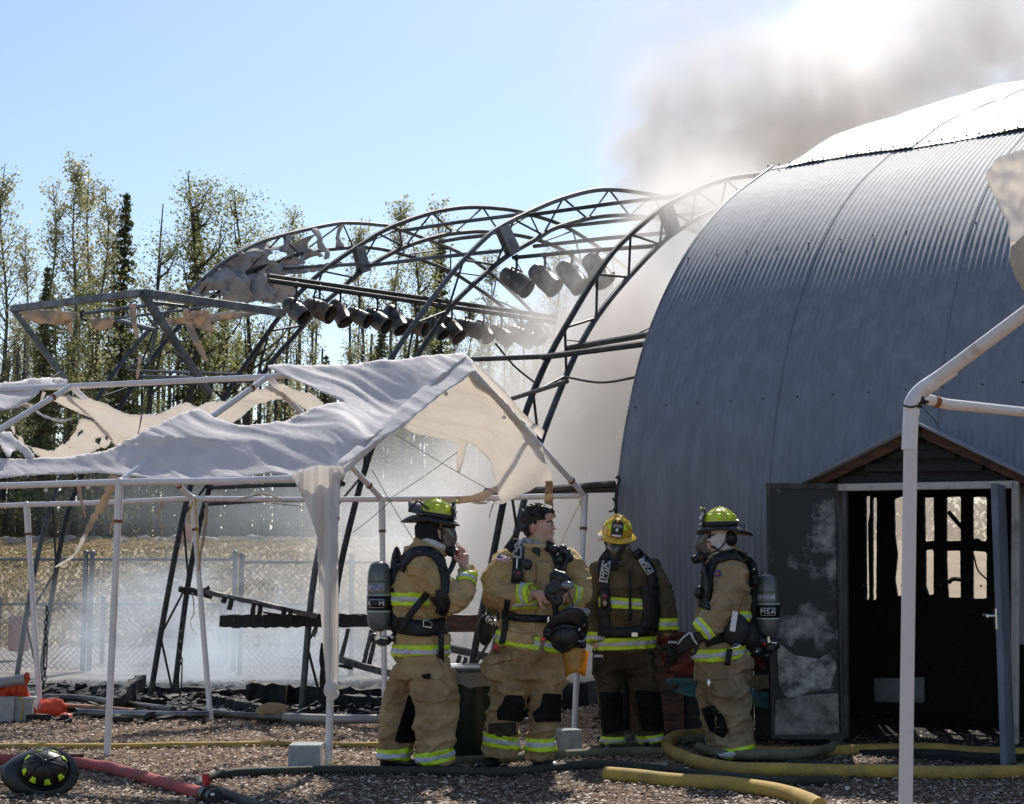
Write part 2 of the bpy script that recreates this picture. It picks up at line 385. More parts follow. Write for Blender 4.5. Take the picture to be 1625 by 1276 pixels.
# doorway: frame, threshold, gabled hood
dpl = plane3(bp_(0, -.28, 0), bp_(1, -.28, 0), bp_(0, -.28, 1))
def dbeam(name, p, q, w_, h_, m, c=None, up=Vector((0, 0, 1)), par=barn, f=dpl, bev=.006):
    b = MB(); b.beam(f(*p), f(*q), w_, h_, up=up, cuts=8); return b.build(name, m, par, bevel=bev)
M_trimw = mat('scorched_white_trim', (.50, .45, .40), .7, .25, 5, 0, .3, 40, col2=(.05, .035, .03), lo=.5, hi=.8)
dbeam('door_frame', (1322, 774), (1612, 769), .06, .055, M_trimw)
dbeam('door_frame', (1612, 764), (1610, 1180), .06, .05, M_trimw, up=BB)
dbeam('door_frame', (1341, 780), (1343, 1172), .05, .04, mat('sooty_post', (.06, .055, .05), .6, .4), up=BB)
b = MB(); b.box(bp_((DT0+DT1)/2, -.1, .02), (DT1-DT0, .5, .04), math.atan2(BB.y, BB.x)); b.build('threshold', M_char, barn)
for s, (p, q) in enumerate((((1265, 781), (1462, 686)), ((1462, 686), (1690, 788)))):
    dbeam('rafter_board', p, q, .05, .075, M_brownwood)
hood = MB()
apex = dpl(1462, 680); eL = dpl(1258, 780); eR = dpl(1695, 788)
for e in (eL, eR):
    o0 = BA*(-.10); q = MB()
    q.add([apex+o0+Vector((0, 0, .03)), e+o0+Vector((0, 0, .01)), e+BA*.45+Vector((0, 0, .01)), apex+BA*1.1+Vector((0, 0, .03))], [(0, 1, 2, 3)]); q.build('hood_roof', M_metal, barn, solid=.02)
gb = plane3(bp_(0, -.2, 0), bp_(1, -.2, 0), bp_(0, -.2, 1))
sheet('hood_gable', [(1290, 778), (1462, 694), (1640, 770)], gb, M_char, barn, cell=6, solid=.03)
for yy, xa, xb in ((762, 1330, 1600), (742, 1372, 1560), (722, 1410, 1518)):
    dbeam('gable_board', (xa, yy), (xb, yy-1), .02, .07, M_char, f=plane3(bp_(0, -.235, 0), bp_(1, -.235, 0), bp_(0, -.235, 1)))
# open door leaves
M_door = mat('scorched_door', (.012, .012, .013), .5, .5, 3.0, .1, .2, 30, col2=(.42, .42, .42), lo=.52, hi=.70, detail=10)
lA = dpl(1337, 1172); lB = at(1224, 1172, 11.45); lB.z = lA.z
leafdir = (lB-lA); leafdir.z = 0
lh = 1.92
dr = MB(); dr.beam(lA+Vector((0, 0, lh/2-.0))+leafdir*.01, lA+leafdir+Vector((0, 0, lh/2)), .045, lh, cuts=1)
door = dr.build('door', M_door, barn, bevel=.004); door['label'] = 'open sheet metal door blackened and blistered by fire'
dpn = plane3(lA+Vector((0, -.032, 0)), lB+Vector((0, -.032, 0)), lA+Vector((0, -.032, 1)))
M_sc = mat('heat_bleached_metal', (.05, .05, .05), .6, .3, 9, 0, .3, 60, col2=(.46, .44, .41), lo=.36, hi=.6, detail=9)
M_sc2 = mat('sooty_primer', (.10, .085, .07), .7, .3, 7, 0, .3, 60, col2=(.30, .27, .235), lo=.36, hi=.6, detail=9)
for pl, mm in (([(1232, 1018), (1262, 1040), (1300, 1046), (1322, 1030), (1328, 1060), (1318, 1092), (1280, 1100), (1250, 1112), (1236, 1090)], M_sc), ([(1230, 1112), (1270, 1104), (1330, 1100), (1332, 1164), (1228, 1168)], M_sc2)):
    sheet('scorch_patch', pl, dpn, mm, door, cell=3, solid=.002)
b = MB()
nl = leafdir.normalized(); nrm = nl.cross(Vector((0, 0, 1))); nrm = nrm if nrm.y < 0 else -nrm
for u0, u1, z0, z1 in ((0, 1, lh-.04, lh), (0, 1, 0, .03), (0, .03, 0, lh), (.97, 1, 0, lh)):
    p = lA+leafdir*u0+Vector((0, 0, (z0+z1)/2))+nrm*.03; q = lA+leafdir*u1+Vector((0, 0, (z0+z1)/2))+nrm*.03
    if u1-u0 > .5: b.beam(p, q, .02, z1-z0)
    else: b.beam(lA+leafdir*(u0+.015)+nrm*.03+Vector((0, 0, .03)), lA+leafdir*(u0+.015)+nrm*.03+Vector((0, 0, lh-.04)), .03, .02, up=nl)
b.build('door_edge', M_burnt, door)
rA = dpl(1606, 1180); rB = rA+Vector((-.26, -.0, 0))+BA*.62*-1+BB*0
rB = Vector((gnd(1588, 1186).x, gnd(1588, 1186).y-.25, 0)); rB = at(1592, 1186, rA.y-.3); rA.z = .02; rB.z = .02
b = MB(); b.beam(rA+Vector((0, 0, .98)), rB+Vector((0, 0, .98)), .045, 1.95)
door2 = b.build('door', mat('blue_grey_door', (.13, .155, .2), .5, .2, 3), barn, bevel=.004)
b = MB(); hp = rB.lerp(rA, .1)+Vector((-.03, 0, 1.03)); b.tube([hp, hp+Vector((-.05, 0, 0))], .012, 8); b.tube([hp+Vector((-.05, 0, 0)), hp+Vector((-.05, .1, 0))], .012, 8); b.box(hp+Vector((0, 0, -.02)), (.012, .05, .14))
b.build('door_handle', M_chrome, door2)
# kick plate standing in the dark doorway
kp = plane3(bp_(0, .5, 0), bp_(1, .5, 0), bp_(0, .5, 1))
q = MB(); q.add([kp(1387, 1077), kp(1467, 1075), kp(1467, 1115), kp(1389, 1114)], [(0, 1, 2, 3)]); q.build('kick_plate', mat('dull_plate', (.10, .11, .11), .5, .3), barn, smooth=False, solid=.01)
inn = MB(); inn.add([kp(1345, 1020), kp(1600, 1020), kp(1602, 1175), kp(1345, 1175)], [(0, 1, 2, 3)])
# ---------------------------------------------------------------- smoke (real volumes)
def smoke(name, c, r, dens, col, scale, label, rot=(0, 0, 0), thr=(.35, .75), aniso=.35, edge=1.0, seed=0, absorb=None):
    b = MB(); b.ell((0, 0, 0), (1, 1, 1), 24, 14)
    m = bpy.data.materials.new(name+'_volume'); m.use_nodes = True; N = m.node_tree; L = N.links
    N.nodes.remove(N.nodes['Principled BSDF']); out = [q for q in N.nodes if q.type == 'OUTPUT_MATERIAL'][0]
    pv = N.nodes.new('ShaderNodeVolumePrincipled'); pv.inputs['Color'].default_value = (*col, 1); pv.inputs['Anisotropy'].default_value = aniso
    if absorb: pv.inputs['Absorption Color'].default_value = (*absorb, 1)
    tc = N.nodes.new('ShaderNodeTexCoord'); ln = N.nodes.new('ShaderNodeVectorMath'); ln.operation = 'LENGTH'; L.new(tc.outputs['Object'], ln.inputs[0])
    fo = N.nodes.new('ShaderNodeMapRange'); fo.interpolation_type = 'SMOOTHSTEP'; fo.inputs['From Min'].default_value = 1.0; fo.inputs['From Max'].default_value = 1-.85*edge; L.new(ln.outputs['Value'], fo.inputs['Value'])
    mp = N.nodes.new('ShaderNodeMapping'); mp.inputs['Scale'].default_value = (r[0]/scale, r[1]/scale, r[2]/scale); mp.inputs['Location'].default_value = (seed*3.1, seed*1.7, seed); L.new(tc.outputs['Object'], mp.inputs[0])
    nzn = N.nodes.new('ShaderNodeTexNoise'); nzn.inputs['Scale'].default_value = 1; nzn.inputs['Detail'].default_value = 6; nzn.inputs['Roughness'].default_value = .6; nzn.inputs['Distortion'].default_value = .9; L.new(mp.outputs[0], nzn.inputs['Vector'])
    mr = N.nodes.new('ShaderNodeMapRange'); mr.inputs['From Min'].default_value = thr[0]; mr.inputs['From Max'].default_value = thr[1]; L.new(nzn.outputs['Fac'], mr.inputs['Value'])
    mu = N.nodes.new('ShaderNodeMath'); mu.operation = 'MULTIPLY'; L.new(fo.outputs[0], mu.inputs[0]); L.new(mr.outputs[0], mu.inputs[1])
    m2 = N.nodes.new('ShaderNodeMath'); m2.operation = 'MULTIPLY'; L.new(mu.outputs[0], m2.inputs[0]); m2.inputs[1].default_value = dens
    L.new(m2.outputs[0], pv.inputs['Density']); L.new(pv.outputs[0], out.inputs['Volume'])
    o = b.build(name, m); o.location = c; o.scale = r; o.rotation_euler = rot
    return tag(o, label, kind='stuff')
CR = (.992, .955, .915)
BR = (.982, .955, .93)
smoke('smoke', at(925, 800, 18.3), (2.2, 2.5, 3.7), 1.5, CR, 1.3, 'thick cream smoke pouring up beside the barn wall', rot=(0, .14, 0), thr=(.25, .6), edge=.6, seed=1, aniso=.3)
smoke('smoke', at(1110, 350, 16.6), (1.15, 1.1, 1.0), 1.7, CR, .6, 'smoke curling over the top of the nearest arch', rot=(0, -.5, 0), thr=(.3, .55), seed=2, aniso=.3)
smoke('smoke', at(1085, 225, 26), (1.8, 2.0, 2.2), 1.5, BR, .8, 'dark brown smoke knot left of the barn roof', rot=(0, .25, 0), thr=(.44, .58), seed=12, edge=.8, aniso=.33)
smoke('smoke', at(1230, 190, 27), (4.1, 2.4, 2.2), 1.3, BR, .95, 'brown and white smoke plume rolling over the barn roof', rot=(0, -.45, 0), thr=(.44, .58), seed=3, edge=.8, aniso=.33)
smoke('smoke', at(1440, 90, 29), (5.0, 2.6, 2.6), 1.3, BR, 1.0, 'high brown smoke plume above the barn ridge', rot=(0, -.5, 0), thr=(.44, .57), seed=4, edge=.8, aniso=.33)
smoke('smoke', at(1130, 110, 28), (3.4, 2.4, 3.6), .75, (.97, .95, .935), 1.5, 'thin white smoke drifting at the left edge of the plume', thr=(.3, .65), seed=5, aniso=.05)
smoke('smoke', at(1100, 285, 22), (1.5, 1.5, 1.2), .6, CR, .9, 'pale smoke rising from the top end of the nearest arch', thr=(.3, .6), seed=17, aniso=.3)
smoke('smoke', at(960, 455, 16.9), (1.0, .9, .8), .9, CR, .5, 'smoke veiling the upper stage lights', thr=(.36, .6), seed=18, aniso=.3)
smoke('smoke', at(1020, 520, 17.6), (1.1, 1.2, 2.3), 1.5, CR, .8, 'dense smoke squeezed between the nearest arch and the barn edge', rot=(0, .3, 0), thr=(.28, .55), seed=19, aniso=.3)
smoke('smoke', at(1330, 190, 27), (3.4, 2.0, .9), 1.0, CR, .8, 'pale smoke skimming along the barn roof edge', rot=(0, -.38, 0), thr=(.3, .58), seed=23, aniso=.1)
smoke('smoke', at(1600, 20, 30), (3.6, 2.5, 3.0), .8, (.97, .95, .935), 1.5, 'white smoke at the upper right above the roof', thr=(.3, .65), seed=15, aniso=.05)
smoke('smoke', at(1460, 840, 24.5), (3.4, 2.4, 3.6), .45, (.95, .84, .73), 1.6, 'pale smoke behind the barn seen through its burnt windows', thr=(.1, .5), seed=6, aniso=0)
smoke('smoke', at(310, 1010, 18.4), (2.8, 1.6, 1.35), 1.2, (.84, .92, 1.0), .8, 'thin bluish smoke hanging over the embers at left', thr=(.38, .66), seed=7, aniso=.4)
smoke('smoke', at(690, 880, 19.2), (2.4, 1.8, 2.6), .75, (.985, .975, .96), 1.1, 'bright smoke behind the white canopy', thr=(.28, .6), seed=8)
smoke('smoke', at(560, 800, 26), (6.5, 2.5, 1.3), .14, (.85, .92, .99), 1.6, 'thin blue haze in front of the dark wood', thr=(.25, .6), seed=9)
smoke('smoke', at(480, 1040, 17.6), (2.6, 1.2, .55), .9, (.84, .92, 1.0), .5, 'low smoke clinging to the charred timbers', thr=(.35, .65), seed=10)
# ---------------------------------------------------------------- burnt stage tent: four lattice arches on one frame
AD = BA
tent = thing('burnt_tent_frame', 'burnt out stage tent frame of four lattice steel arches', 'tent frame', (-2, 15, 0))
arches = [
 ((25, 1085), [(25, 1085), (52, 920), (82, 800), (118, 705), (173, 604), (236, 525), (300, 465), (350, 420), (405, 388), (454, 372), (528, 356), (560, 354), (600, 357), (630, 363), (727, 400), (784, 438), (843, 494), (880, 540)],
  [(62, 1092), (85, 930), (112, 800), (160, 700), (221, 598), (283, 519), (330, 478), (380, 440), (440, 415), (480, 403), (522, 396), (585, 393), (640, 404), (709, 428), (757, 457), (796, 486), (840, 530)]),
 ((238, 1108), [(238, 1108), (265, 950), (296, 795), (328, 690), (362, 621), (410, 550), (458, 484), (510, 432), (568, 391), (619, 361), (678, 340), (715, 332), (749, 329), (790, 331), (828, 337), (891, 357), (948, 391), (1000, 430)],
  [(275, 1114), (298, 930), (325, 800), (365, 690), (423, 586), (470, 530), (504, 491), (540, 459), (575, 430), (610, 408), (650, 389), (700, 374), (737, 369), (774, 368), (840, 377), (891, 396), (927, 421), (980, 462)]),
 ((478, 1131), [(478, 1131), (500, 905), (540, 760), (575, 665), (614, 581), (660, 510), (717, 434), (770, 378), (796, 359), (829, 342), (881, 319), (933, 304), (969, 301), (1010, 305), (1057, 314), (1120, 335), (1180, 365)],
  [(513, 1131), (528, 1000), (540, 900), (583, 732), (625, 635), (655, 577), (690, 523), (717, 485), (757, 446), (804, 407), (855, 377), (881, 362), (933, 347), (971, 342), (1008, 343), (1050, 349), (1120, 375), (1170, 410)]),
 ((735, 1154), [(735, 1154), (750, 1050), (778, 905), (805, 768), (832, 662), (867, 575), (907, 502), (948, 435), (984, 388), (1036, 342), (1062, 324), (1113, 298), (1160, 283), (1220, 276)],
  [(768, 1154), (785, 1030), (812, 880), (840, 763), (862, 689), (897, 600), (925, 540), (955, 492), (995, 443), (1044, 391), (1075, 366), (1120, 340), (1170, 322), (1230, 314)]),
]
FOOT = []
def arclen(P):
    d = [0]
    for i in range(1, len(P)): d.append(d[-1]+(P[i]-P[i-1]).length)
    return d
def samp(P, d, s):
    s = max(0, min(d[-1], s))
    for i in range(1, len(P)):
        if d[i] >= s: t = (s-d[i-1])/max(1e-9, d[i]-d[i-1]); return P[i-1].lerp(P[i], t)
    return P[-1]
ACH = []
M_alu = mat('smoked_tube', (.10, .10, .105), .55, .4, 3, .3, .1, 30)
for ai, (ft, oc, ic) in enumerate(arches):
    P0 = gnd(*ft); FOOT.append(P0)
    O = bez([vplane(x, y, P0, AD) for x, y in oc], 5); I = bez([vplane(x, y, P0, AD) for x, y in ic], 5)
    O[0].z = 0; I[0].z = 0
    arch = bpy.data.objects.new('truss_arch', None); COL.objects.link(arch); setpar(arch, tent)
    for nm, P in (('outer_chord', O), ('inner_chord', I)):
        b = MB(); b.tube(P, .032, 8); b.build(nm, [M_alu, M_burnt, M_alu, M_burnt][ai] if nm == 'outer_chord' else M_burnt if ai != 3 else M_alu, arch)
    dO, dI = arclen(O), arclen(I); n = 22; zz = []
    for k in range(n+1):
        u = k/n; zz.append(samp(O, dO, dO[-1]*u) if k % 2 else samp(I, dI, dI[-1]*u))
    b = MB()
    for k in range(n):
        b.tube([zz[k], zz[k+1]], .014, 6)
    b.build('lacing', M_burnt, arch)
    ACH.append((O, dO, I, dI, arch))
for ai, q in ((1, ((561, 394), (574, 389), (586, 430), (571, 434))), (2, ((788, 363), (804, 356), (823, 398), (806, 405))), (3, ((1046, 333), (1063, 323), (1077, 366), (1062, 372)))):
    f = lambda x, y, P=FOOT[ai]: vplane(x, y, P, AD)+BB*.04
    b = MB(); b.add([f(*p) for p in q]+[f(*p)-BB*.08 for p in q], [(0, 1, 2, 3), (7, 6, 5, 4), (0, 4, 5, 1), (1, 5, 6, 2), (2, 6, 7, 3), (3, 7, 4, 0)])
    b.build('gusset_plate', M_steel, ACH[ai][4], bevel=.004)
def onarch(ai, px, py): return vplane(px, py, FOOT[ai], AD)
bars = [((1, 640, 366), (2, 828, 340), 0), ((2, 835, 342), (3, 1113, 306), 1), ((1, 697, 384), (2, 775, 373), 1), ((2, 890, 360), (3, 1120, 338), 1), ((2, 847, 391), (3, 1075, 368), 1), ((0, 445, 427), (1, 599, 418), 0), ((1, 582, 422), (2, 796, 398), 0), ((2, 814, 409), (3, 1045, 390), 1),
        ((0, 221, 598), (1, 400, 605), 0), ((2, 655, 577), (3, 860, 566), 1), ((1, 325, 800), (2, 525, 790), 1), ((1, 330, 774), (2, 545, 768), 1)]
# the first bar list entry is (arch, px, py) pairs: indices are 0-based arch numbers
for (a, x, y), (c, x2, y2), q in bars:
    b = MB(); p1, p2 = onarch(a, x, y), onarch(c, x2, y2)
    b.tube([p1, p1.lerp(p2, .5)+Vector((0, 0, .01)), p2], .026, 8); b.build('purlin', M_burnt if q else M_alu, tent)
# bars from the nearest arch to the barn wall
for (x, y, x2, y2, r, sag) in ((860, 567, 1042, 543, .03, 0), (900, 553, 1045, 528, .03, 0), (900, 540, 1047, 514, .006, .10), (895, 598, 1022, 596, .012, .06), (790, 640, 900, 605, .02, 0), (770, 785, 975, 768, .03, 0), (770, 780, 978, 776, .03, 0)):
    p1 = onarch(3, x, y); p2 = vplane(x2, y2, B0, BA); m_ = p1.lerp(p2, .5)-Vector((0, 0, sag))
    b = MB(); b.tube(bez([p1, m_, p2], 6), r, 6); b.build('stay_bar' if r > .01 else 'wire', M_burnt, tent)
b = MB(); b.tube(bez([at(786, 545, 16), at(815, 580, 16.2), at(848, 607, 16.4)], 6), .012, 5); b.build('wire', M_burnt, tent)
# light bars under the arches
LB0, LB1 = at(426, 438, 16.4), at(880, 503, 19.3)
LC0, LC1 = at(426, 445, 16.2), at(880, 511, 19.1)
b = MB(); b.tube([LB0, LB1], .03, 8); b.build('light_bar', M_burnt, tent)
b = MB(); b.tube([LC0, LC1], .03, 8); b.build('light_bar', M_burnt, tent)
# left header frame of box section
HN = {'a': at(20, 490, 17.3), 'b': at(226, 465, 15.6), 'c': at(450, 497, 17.5), 'd': at(106, 606, 17.6), 'e': at(332, 624, 16.4), 'f': at(242, 516, 18.2), 'g': at(172, 606, 18), 'h': at(100, 494, 17.6)}
for p, q, r in (('a', 'b', .075), ('b', 'c', .085), ('a', 'd', .065), ('b', 'e', .07), ):
    b = MB(); b.beam(HN[p], HN[q], r*1.0, r, cuts=3); b.build('box_beam', M_steel, tent, bevel=.005)
for p, q, r in ((at(130, 498, 17.4), at(262, 481, 17), .024), (at(185, 508, 18), at(245, 524, 18), .035), (at(180, 506, 17), at(330, 487, 17), .014), (at(260, 512, 17.6), at(445, 488, 17.8), .032), (at(242, 480, 16), at(300, 487, 16.2), .02), (at(205, 588, 18), at(380, 594, 17.6), .018), (at(200, 612, 17.2), at(370, 605, 17.2), .02), (at(198, 584, 18), at(238, 570, 18), .012), (at(236, 575, 18), at(250, 520, 18.1), .014), (at(300, 520, 18), at(330, 505, 18), .016)):
    b = MB(); b.tube([p, p.lerp(q, .5), q], r, 7); b.build('purlin', M_steel, tent)
b = MB(); b.tube([at(133, 492, 16.9), at(128, 498, 16.9), at(130, 506, 16.9), at(138, 508, 16.9)], .02, 6); b.build('clamp', M_burnt, tent)
# scorched cloth left on the first arch
def archcloth(ai, off, amp, seed):
    return lambda x, y: vplane(x, y, FOOT[ai], AD)+BB*(off+amp*(nz((x*.02, y*.03, seed))+.5*nz((x*.06, y*.05, seed+3))))
C1 = [(292, 470), (318, 446), (345, 424), (372, 405), (400, 389), (425, 382), (440, 392), (470, 385), (490, 372), (505, 392), (515, 412), (492, 408), (478, 418), (455, 425), (440, 440), (455, 455), (470, 470), (458, 480), (430, 482), (400, 478), (385, 482), (350, 478), (345, 468), (320, 470)]
sheet('scorched_cloth', C1, archcloth(0, .05, .35, 1), M_dirtycloth, tent, cell=3, rag=1.2, holes=[[(425, 395), (445, 400), (440, 418), (420, 412)], [(333, 462), (345, 462), (342, 468)], [(462, 400), (472, 402), (470, 410), (460, 408)]])
sheet('scorched_cloth', [(395, 430), (425, 418), (470, 425), (520, 418), (515, 428), (470, 436), (440, 438), (410, 470), (392, 480), (378, 478), (388, 450)], archcloth(0, .25, .35, 5), M_dirtycloth, tent, cell=3, rag=1)
for k, pl in enumerate(([(488, 364), (500, 362), (503, 385), (514, 398), (505, 402), (492, 388)], [(530, 358), (537, 358), (536, 378), (546, 394), (533, 396), (528, 380)], [(448, 375), (456, 373), (462, 398), (455, 404)], [(440, 400), (452, 372), (458, 376), (450, 402)], [(508, 398), (518, 398), (514, 412), (506, 414)])):
    sheet('hanging_rag', pl, archcloth(0, .06, .12, k+9), M_dirtycloth, tent, cell=2.5, rag=.8)
for k, (pl, Y) in enumerate((([(28, 494), (60, 490), (125, 496), (128, 502), (100, 516), (60, 514), (40, 506)], 17.3), ([(140, 505), (182, 503), (178, 520), (160, 526), (146, 518)], 17.2), ([(102, 508), (114, 508), (116, 530), (108, 526)], 17.3), ([(205, 482), (216, 482), (217, 512), (222, 540), (214, 534), (207, 508)], 16.5), ([(290, 492), (300, 490), (312, 530), (334, 580), (322, 570), (300, 535)], 16.8), ([(300, 494), (330, 492), (340, 530), (312, 520)], 16.9), ([(260, 506), (330, 500), (420, 490), (440, 492), (400, 502), (330, 512), (262, 516)], 17.4), ([(215, 600), (222, 560), (226, 562), (220, 602)], 16))):
    sheet('hanging_rag', pl, lambda x, y, Y=Y, k=k: at(x, y, Y+.12*nz((x*.05, y*.04, k))), M_rag, tent, cell=3, rag=1)
# feet: base lugs and chains
for ai, (x, y) in enumerate(((50, 1090), (262, 1110), (500, 1128), (752, 1150))):
    p = gnd(x, y); b = MB(); b.box(p+Vector((0, 0, .02)), (.5, .22, .04), math.atan2(AD.y, AD.x)); b.build('base_plate', M_burnt, tent, bevel=.004)
def chain(px, y0, y1, Y, label):
    b = MB(); z = at(px, y0, Y).z; zb = at(px, y1, Y).z; x = at(px, (y0+y1)/2, Y).x; k = 0
    while z > zb:
        c = Vector((x+.006*math.sin(k), Y, z)); L = []
        for i in range(11):
            a = 2*math.pi*i/10; u = .018*math.cos(a); v = .034*math.sin(a)
            L.append(c+(Vector((u, 0, v)) if k % 2 else Vector((0, u, v))))
        b.tube(L, .007, 5, cap=False); z -= .052; k += 1
        if k == 8: 
            b.tube([c-Vector((.016, 0, .04)), c-Vector((.016, 0, .28))], .008, 6); b.tube([c-Vector((-.016, 0, .04)), c-Vector((-.016, 0, .28))], .008, 6); b.ell(c-Vector((0, 0, .29)), (.022, .015, .02), 8, 6); b.ell(c-Vector((0, 0, .03)), (.022, .015, .02), 8, 6); z -= .29
    tag(b.build('chain', M_burnt), label, 'chain')
chain(286, 990, 1104, 15.3, 'rusty chain and turnbuckle hanging from the second arch leg')
chain(72, 965, 1085, 16.5, 'dark chain hanging from the leftmost arch leg')

# par lights: can, yoke, clamp, lens
def par_light(p, ang, s, bar, label, group, mt):
    r = thing('stage_light', label, 'stage light', p, group)
    d = Vector((math.sin(ang)*.8, -.35, -math.cos(ang))).normalized(); R = d.to_track_quat('Z', 'Y').to_matrix()
    prof = [(.04, -.19), (.075, -.185), (.095, -.15), (.1, -.08), (.1, -.02), (.108, -.015), (.108, .13), (.114, .135), (.114, .16), (.104, .16), (.1, .10)]
    b = MB(); V = []; n = 18
    for rr, zz in prof:
        for k in range(n): a = 2*math.pi*k/n; V.append(p+R @ Vector((rr*math.cos(a), rr*math.sin(a), zz))*s)
    m = len(prof); b.add(V, [(i*n+k, i*n+(k+1) % n, (i+1)*n+(k+1) % n, (i+1)*n+k) for i in range(m-1) for k in range(n)]+[tuple(reversed(range(n)))])
    b.build('can', mt, r)
    q = MB(); q.add([p+R @ Vector((.1*math.cos(2*math.pi*k/n), .1*math.sin(2*math.pi*k/n), .08))*s for k in range(n)], [tuple(range(n))]); q.build('lens', M_char, r)
    top = Vector((p.x, p.y, p.z+bar)); y = MB(); sd = R @ Vector((1, 0, 0)); sd.z = 0; sd = sd.normalized() if sd.length > .1 else Vector((1, 0, 0)); 
    y.tube([p+sd*.115*s, p+sd*.115*s+Vector((0, 0, .13*s)), p-sd*.115*s+Vector((0, 0, .13*s)), p-sd*.115*s], .012*s, 6); y.build('yoke', M_burnt, r)
    y = MB(); y.tube([p+Vector((0, 0, .13*s)), top], .014*s, 6); y.ell(top, (.035, .035, .04), 8, 6); y.tube(bez([p+R @ Vector((0, 0, -.18))*s, p+Vector((.05, 0, .12)), top+Vector((-.04, 0, 0))], 4), .006, 4); y.build('clamp', M_burnt, r)
    y = MB(); y.box(p+R @ Vector((0, .12, .16))*s, (.03, .03, .05)); y.build('colour_frame_clip', M_burnt, r)
M_can = mat('smoked_can', (.17, .155, .14), .4, .35, 8, .5, .1, 30, col2=(.05, .045, .04))
M_can2 = mat('rusted_can', (.22, .15, .11), .5, .3, 8, .4, .1, 30, col2=(.08, .05, .04))
row1 = [(470, 493), (507, 492), (540, 497), (570, 503), (599, 508), (628, 508), (660, 518), (693, 520), (717, 522), (745, 521), (768, 526), (796, 532), (827, 534), (850, 528)]
W1 = ['black open mouthed stage can at the left end of the lower lighting bar', 'brown stage can just right of the leftmost can on the bar', 'stage can with dark mouth between second arch chords', 'silvery stage can fourth from the left on the lower bar', 'pale dented stage can right of the fourth can', 'dark stage can just left of the third arch chord', 'rusty stage can seen between the third arch chords', 'stage can with black mouth touching the third arch inner chord', 'small dark stage can right of the third arch chord', 'blackest stage can of the lower row under the gusset plate', 'stage can where the smoke begins on the lower bar', 'smoke veiled stage can second into the smoke', 'faint stage can third into the smoke', 'faintest stage can at the smoky right end of the lower bar']
LD = LC1-LC0
for k, (x, y) in enumerate(row1):
    u = (x-426)/(880-426); Y = 16.3+(19.2-16.3)*u; p = at(x, y, Y); zb = at(x, 445+(511-445)*u, Y).z
    par_light(p, .95+.33*math.sin(k*2.3), .93+.09*math.sin(k*1.7), zb-p.z, W1[k], 'stage lights on the lower lighting bar', M_can2 if k in (1, 2, 6, 8) else M_can)
row2 = [(820, 447, 1.25, 1.0), (865, 444, 1.25, .7), (908, 440, 1.25, .75), (948, 430, 1.2, .6)]
W2 = ['large brown stage can hanging left of the upper bar', 'stage can on the upper bar with its yoke upright, second from left', 'stage can half in smoke, third on the upper bar', 'pale stage can lost in smoke behind the nearest arch']
p1, p2 = onarch(2, 814, 409), onarch(3, 1045, 390)
for k, (x, y, an, s_) in enumerate(row2):
    u = (x-814)/(1045-814); Y = p1.y+(p2.y-p1.y)*u; p = at(x, y, Y); zb = at(x, 409-19*u, Y).z
    par_light(p, 1.0-.12*k, 1.15, zb-p.z, W2[k], 'stage lights on the upper lighting bar', M_can)

# ---------------------------------------------------------------- white canopy at left
can = thing('party_canopy', 'white pipe party canopy with torn tarp roof at left', 'canopy', (-1.5, 12, 0))
def gY(x, y): return gnd(x, y).y
YA, YB, YD, YE, YG, YH = 10.5, 11.27, 12.99, 13.6, 14.1, 14.7
A = at(533, 757, YA); Bn = at(190, 765, YB); Cn = at(-150, 772, 12.0)
D = at(928, 786, YD); E_ = at(606, 792, YE); G = at(306, 791, YG); H = at(42, 801, YH)
R1 = at(738, 577, (YA+YD)/2); R2 = at(425, 598, (YB+YE)/2); R3 = at(113, 613, (12+YG)/2)
def pipe(name, pts, r=.026, m=M_pole, par=can, n=10):
    b = MB(); b.tube(pts, r, n); return b.build(name, m, par)
def ring(name, p, q, r, u, m=M_rust, par=can):
    p = Vector(p); q = Vector(q); c = p.lerp(q, u); t = (q-p).normalized()*.012
    b = MB(); b.tube([c-t, c+t], r, 10); b.build(name, m, par)
def post(top, base, r=.026, par=can, m=M_pole, rust=.15):
    base = Vector(base); base.z = 0.0
    pipe('post', [top, top.lerp(base, .5), base], r, m, par)
    b = MB(); b.tube([top, top.lerp(base, .14)], r+.005, 10); b.build('sleeve', m, par)
    ring('rust_ring', top, base, r+.007, .145, M_rust, par)
post(A, gnd(521, 1220)); post(Bn, gnd(170, 1198)); post(D, gnd(911, 1168)); post(E_, gnd(611, 1150)); post(G, gnd(334, 1143)); post(H, gnd(64, 1133)); post(Cn, gnd(-170, 1180))
for p, q in ((A, Bn), (Bn, Cn), (D, E_), (E_, G), (G, H)): pipe('eave_rail', [p, p.lerp(q, .5)-Vector((0, 0, .01)), q])
pipe('eave_rail', [H, H+(H-G)*.8]); pipe('eave_rail', [Cn, Cn+(Cn-Bn)*.3])
for p, q in ((R1, R2), (R2, R3)): pipe('ridge_pipe', [p, q])
pipe('ridge_pipe', [R3, R3+(R3-R2)*.8])
for p, q in ((A, R1), (R1, D), (Bn, R2), (R2, E_), (Cn, R3), (R3, G)): pipe('rafter', [p, q]); ring('rust_ring', q, p, .032, .12)
for k in (A, D, Bn, E_, G, H):
    b = MB(); b.ell(k, (.034, .034, .034), 10, 8); b.build('corner_joint', M_pole, can)
